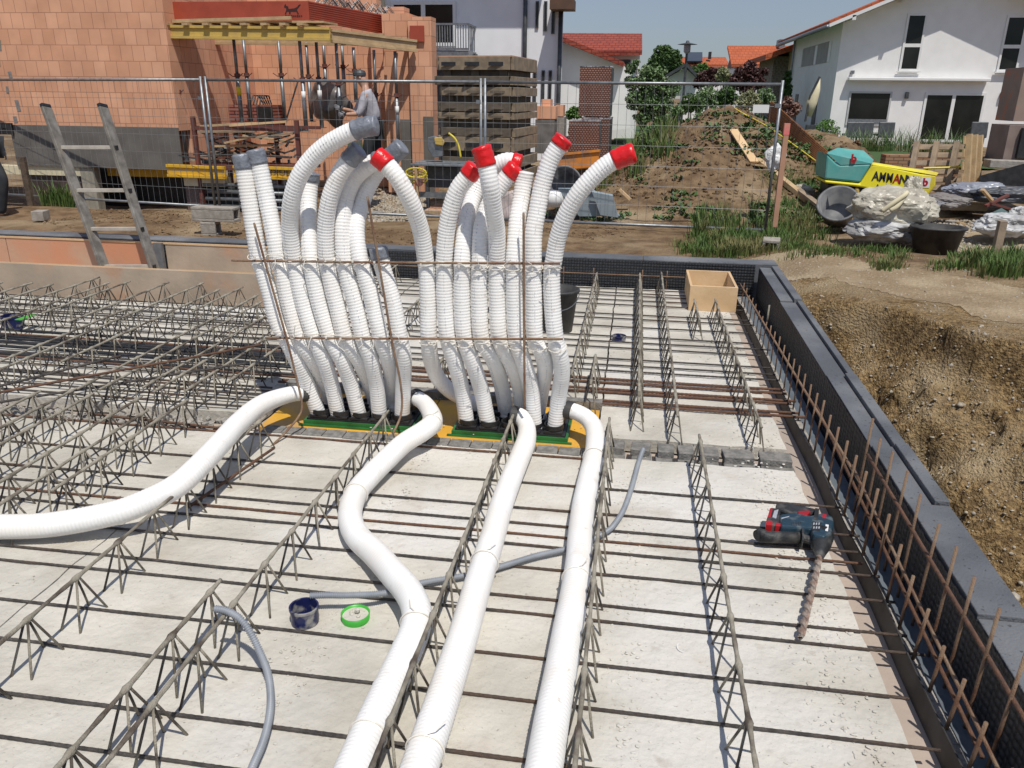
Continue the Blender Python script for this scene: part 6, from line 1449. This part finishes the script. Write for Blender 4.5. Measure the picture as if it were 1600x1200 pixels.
# tubs & plastic
t = empty('grey_mortar_tub', A(1312, 335, y=11.9), 'grey round mortar tub tipped over beside the trench roller', 'tub')
rot = Matrix.Rotation(-.35, 3, 'Y') @ Matrix.Rotation(math.radians(48), 3, 'X')
B().lathe(A(1310, 318, y=11.9) , [(0, -.32), (.2, -.32), (.265, -.01), (.29, -.01), (.29, .015), (.26, .015), (.19, -.29), (0, -.29)], 36, rot).build('tub', M('grey_rim_tub', (.10, .105, .115), (.2, .2, .2), 6, .6), t, smooth=True)
t = empty('black_mortar_tub', A(1465, 376, y=10.4), 'big black mortar tub standing beside the plastic pile', 'tub')
bc = A(1462, 380, z=-.14); bc.z = hgt(bc.x, bc.y)
B().lathe(bc, [(0, 0), (.235, 0), (.30, .31), (.325, .31), (.325, .335), (.29, .335), (.22, .02), (0, .02)], 36, Matrix.Diagonal((1, .8, 1))).build('tub', BLKD, t, smooth=True)
FO = M('yellowish_clear_plastic', (.50, .47, .38), (.33, .30, .24), 4, .4, .6, 9, spec=.6, dist=.03); FS = M('silver_foil', (.56, .56, .56), (.24, .235, .23), 5, .5, .5, 9, 0, dist=.03)
def crumple(c, r, sq, mat, name, par=None, amp=.35, **k):
    bm = bmesh.new(); bmesh.ops.create_icosphere(bm, subdivisions=5, radius=1); o = V((R_(0, 99), R_(0, 99), R_(0, 99))); vs = []
    for v in bm.verts:
        d = v.co; a = amp * noise.noise(d * 1.7 + o) + amp * .5 * abs(noise.noise(d * 3.7 + o)) + amp * .25 * abs(noise.noise(d * 8 + o))
        vs.append(V(c) + V((d.x * sq[0], d.y * sq[1], d.z * sq[2])) * r * (1 + a))
    fs = [tuple(v.index for v in f.verts) for f in bm.faces]; bm.free(); return B().add(vs, fs).build(name, mat, par, smooth=False, **k)
t = empty('plastic_pile', A(1395, 375, y=10.6), 'heap of crumpled clear and silvery plastic sheets beside the black tub', 'plastic heap')
crumple(A(1390, 358, y=10.7), .42, (1.15, .8, .38), FS, 'silver_sheet', t, .28); crumple(A(1395, 326, y=10.8), .40, (1.25, .9, .66), FO, 'clear_sheet', t, .28)
crumple(A(1424, 303, y=10.9), .15, (.7, .7, 1.3), FO, 'clear_sheet', t, .4)
B().tube(spline([A(1378, 330, y=10.35), A(1395, 318, y=10.33), A(1412, 306, y=10.35), A(1416, 302, y=10.4), A(1402, 322, y=10.33), A(1388, 330, y=10.33)], .02), .03, 8).build('foam_strip', CREAM, t, smooth=True)
crumple(A(1570, 352, y=11), .26, (1.3, .8, .55), FS, 'foil_heap', label='crumpled silvery foil heap on the gravel', cat='foil', loc=tuple(A(1570, 352, y=11)))
crumple(A(1432, 318, y=12), .2, (1.6, .7, .4), M('grey_bag', (.16, .16, .17), (.22, .22, .23), 4, .6), 'grey_sack', label='dark grey sack right behind the plastic heap', cat='sack', loc=tuple(A(1460, 318, y=12)))
crumple(A(1478, 315, y=12.2), .2, (1.5, .7, .5), M('taupe_bag', (.16, .14, .13), (.22, .2, .19), 4, .7), 'taupe_sack', label='taupe sack in front of the pallets', cat='sack', loc=tuple(A(1478, 315, y=12.2)))
crumple(A(1530, 298, y=12.9), .24, (1.9, .8, .45), M('blue_grey_foil', (.2, .21, .25), (.3, .32, .36), 4, .3), 'blue_grey_foil', label='bluish grey foil draped over rubble by the pallets', cat='foil', loc=tuple(A(1530, 298, y=12.9)))
crumple(A(1575, 305, y=12.5), .22, (2.2, .8, .5), M('dark_sheet', (.05, .055, .065), (.08, .085, .1), 4, .5), 'dark_sheet_roll', label='dark crumpled sheet roll at the right edge', cat='sheet', loc=tuple(A(1575, 305, y=12.5)))
crumple(A(1600, 335, y=12), .17, (1, .8, .6), FS, 'pale_foil', label='pale blue foil clump at the right picture edge', cat='foil', loc=tuple(A(1600, 330, y=12)))
B().prism([A(x, y_, y=11.6) for x, y_ in ((1550, 332), (1565, 325), (1580, 334), (1572, 345), (1552, 342))], [A(x, y_, y=11.9) for x, y_ in ((1550, 332), (1565, 325), (1580, 334), (1572, 345), (1552, 342))]).build('teal_cloth', M('faded_teal', (.16, .26, .26), (.12, .2, .2), 5, .8), label='faded teal cloth on the foil heap', cat='cloth')
for i, (a, c) in enumerate((((1540, 322), (1575, 305)), ((1548, 318), (1600, 332)), ((1535, 296), (1552, 316)))): B().beam(A(*a, y=12.0), A(*c, y=12.2), .05, .03).build('splintered_lath', (M_NUT, M_NUT, WOODL)[i], label=('reddish broken lath sloping up right', 'reddish broken lath sloping down right', 'pale broken lath above the reddish ones')[i], cat='lath', group='broken laths')
for i in range(14):
    c = A(R_(1440, 1640), R_(296, 345), z=-.05); c.z = hgt(c.x, c.y) + .03
    B().box(c, (R_(.1, .5), R_(.05, .12), R_(.03, .06)), m=Matrix.Rotation(R_(0, 3), 3, 'Z') @ Matrix.Rotation(R_(-.3, .3), 3, 'Y')).build('timber_offcut', (WOODG, WOODT, M_BLK)[i % 3], label=f'small {("grey timber", "tan timber", "concrete")[i % 3]} offcut among the rubble, {ordn(i)} of the scatter', cat='offcut', group='offcuts in the rubble', bevel=.004)
B().tube(spline([A(1507, 261, y=14.2), A(1440, 263, y=14.3)], .1), .018, 6).build('yellow_cable', YHS, label='yellow cable strung behind the pallets', cat='cable')
crumple(A(1212, 246, y=12.3), .13, (1, .5, 1.3), FRAME, 'white_bag_scrap', label='small white bag scrap behind the right fence post', cat='bag', loc=tuple(A(1212, 246, y=12.3)))
crumple(hit(1252, 300), .16, (1.3, .4, .7), FO, 'pale_plastic_scrap', label='pale bluish plastic scrap by the sloping plank', cat='plastic scrap', loc=tuple(A(1248, 292, y=12.0)))
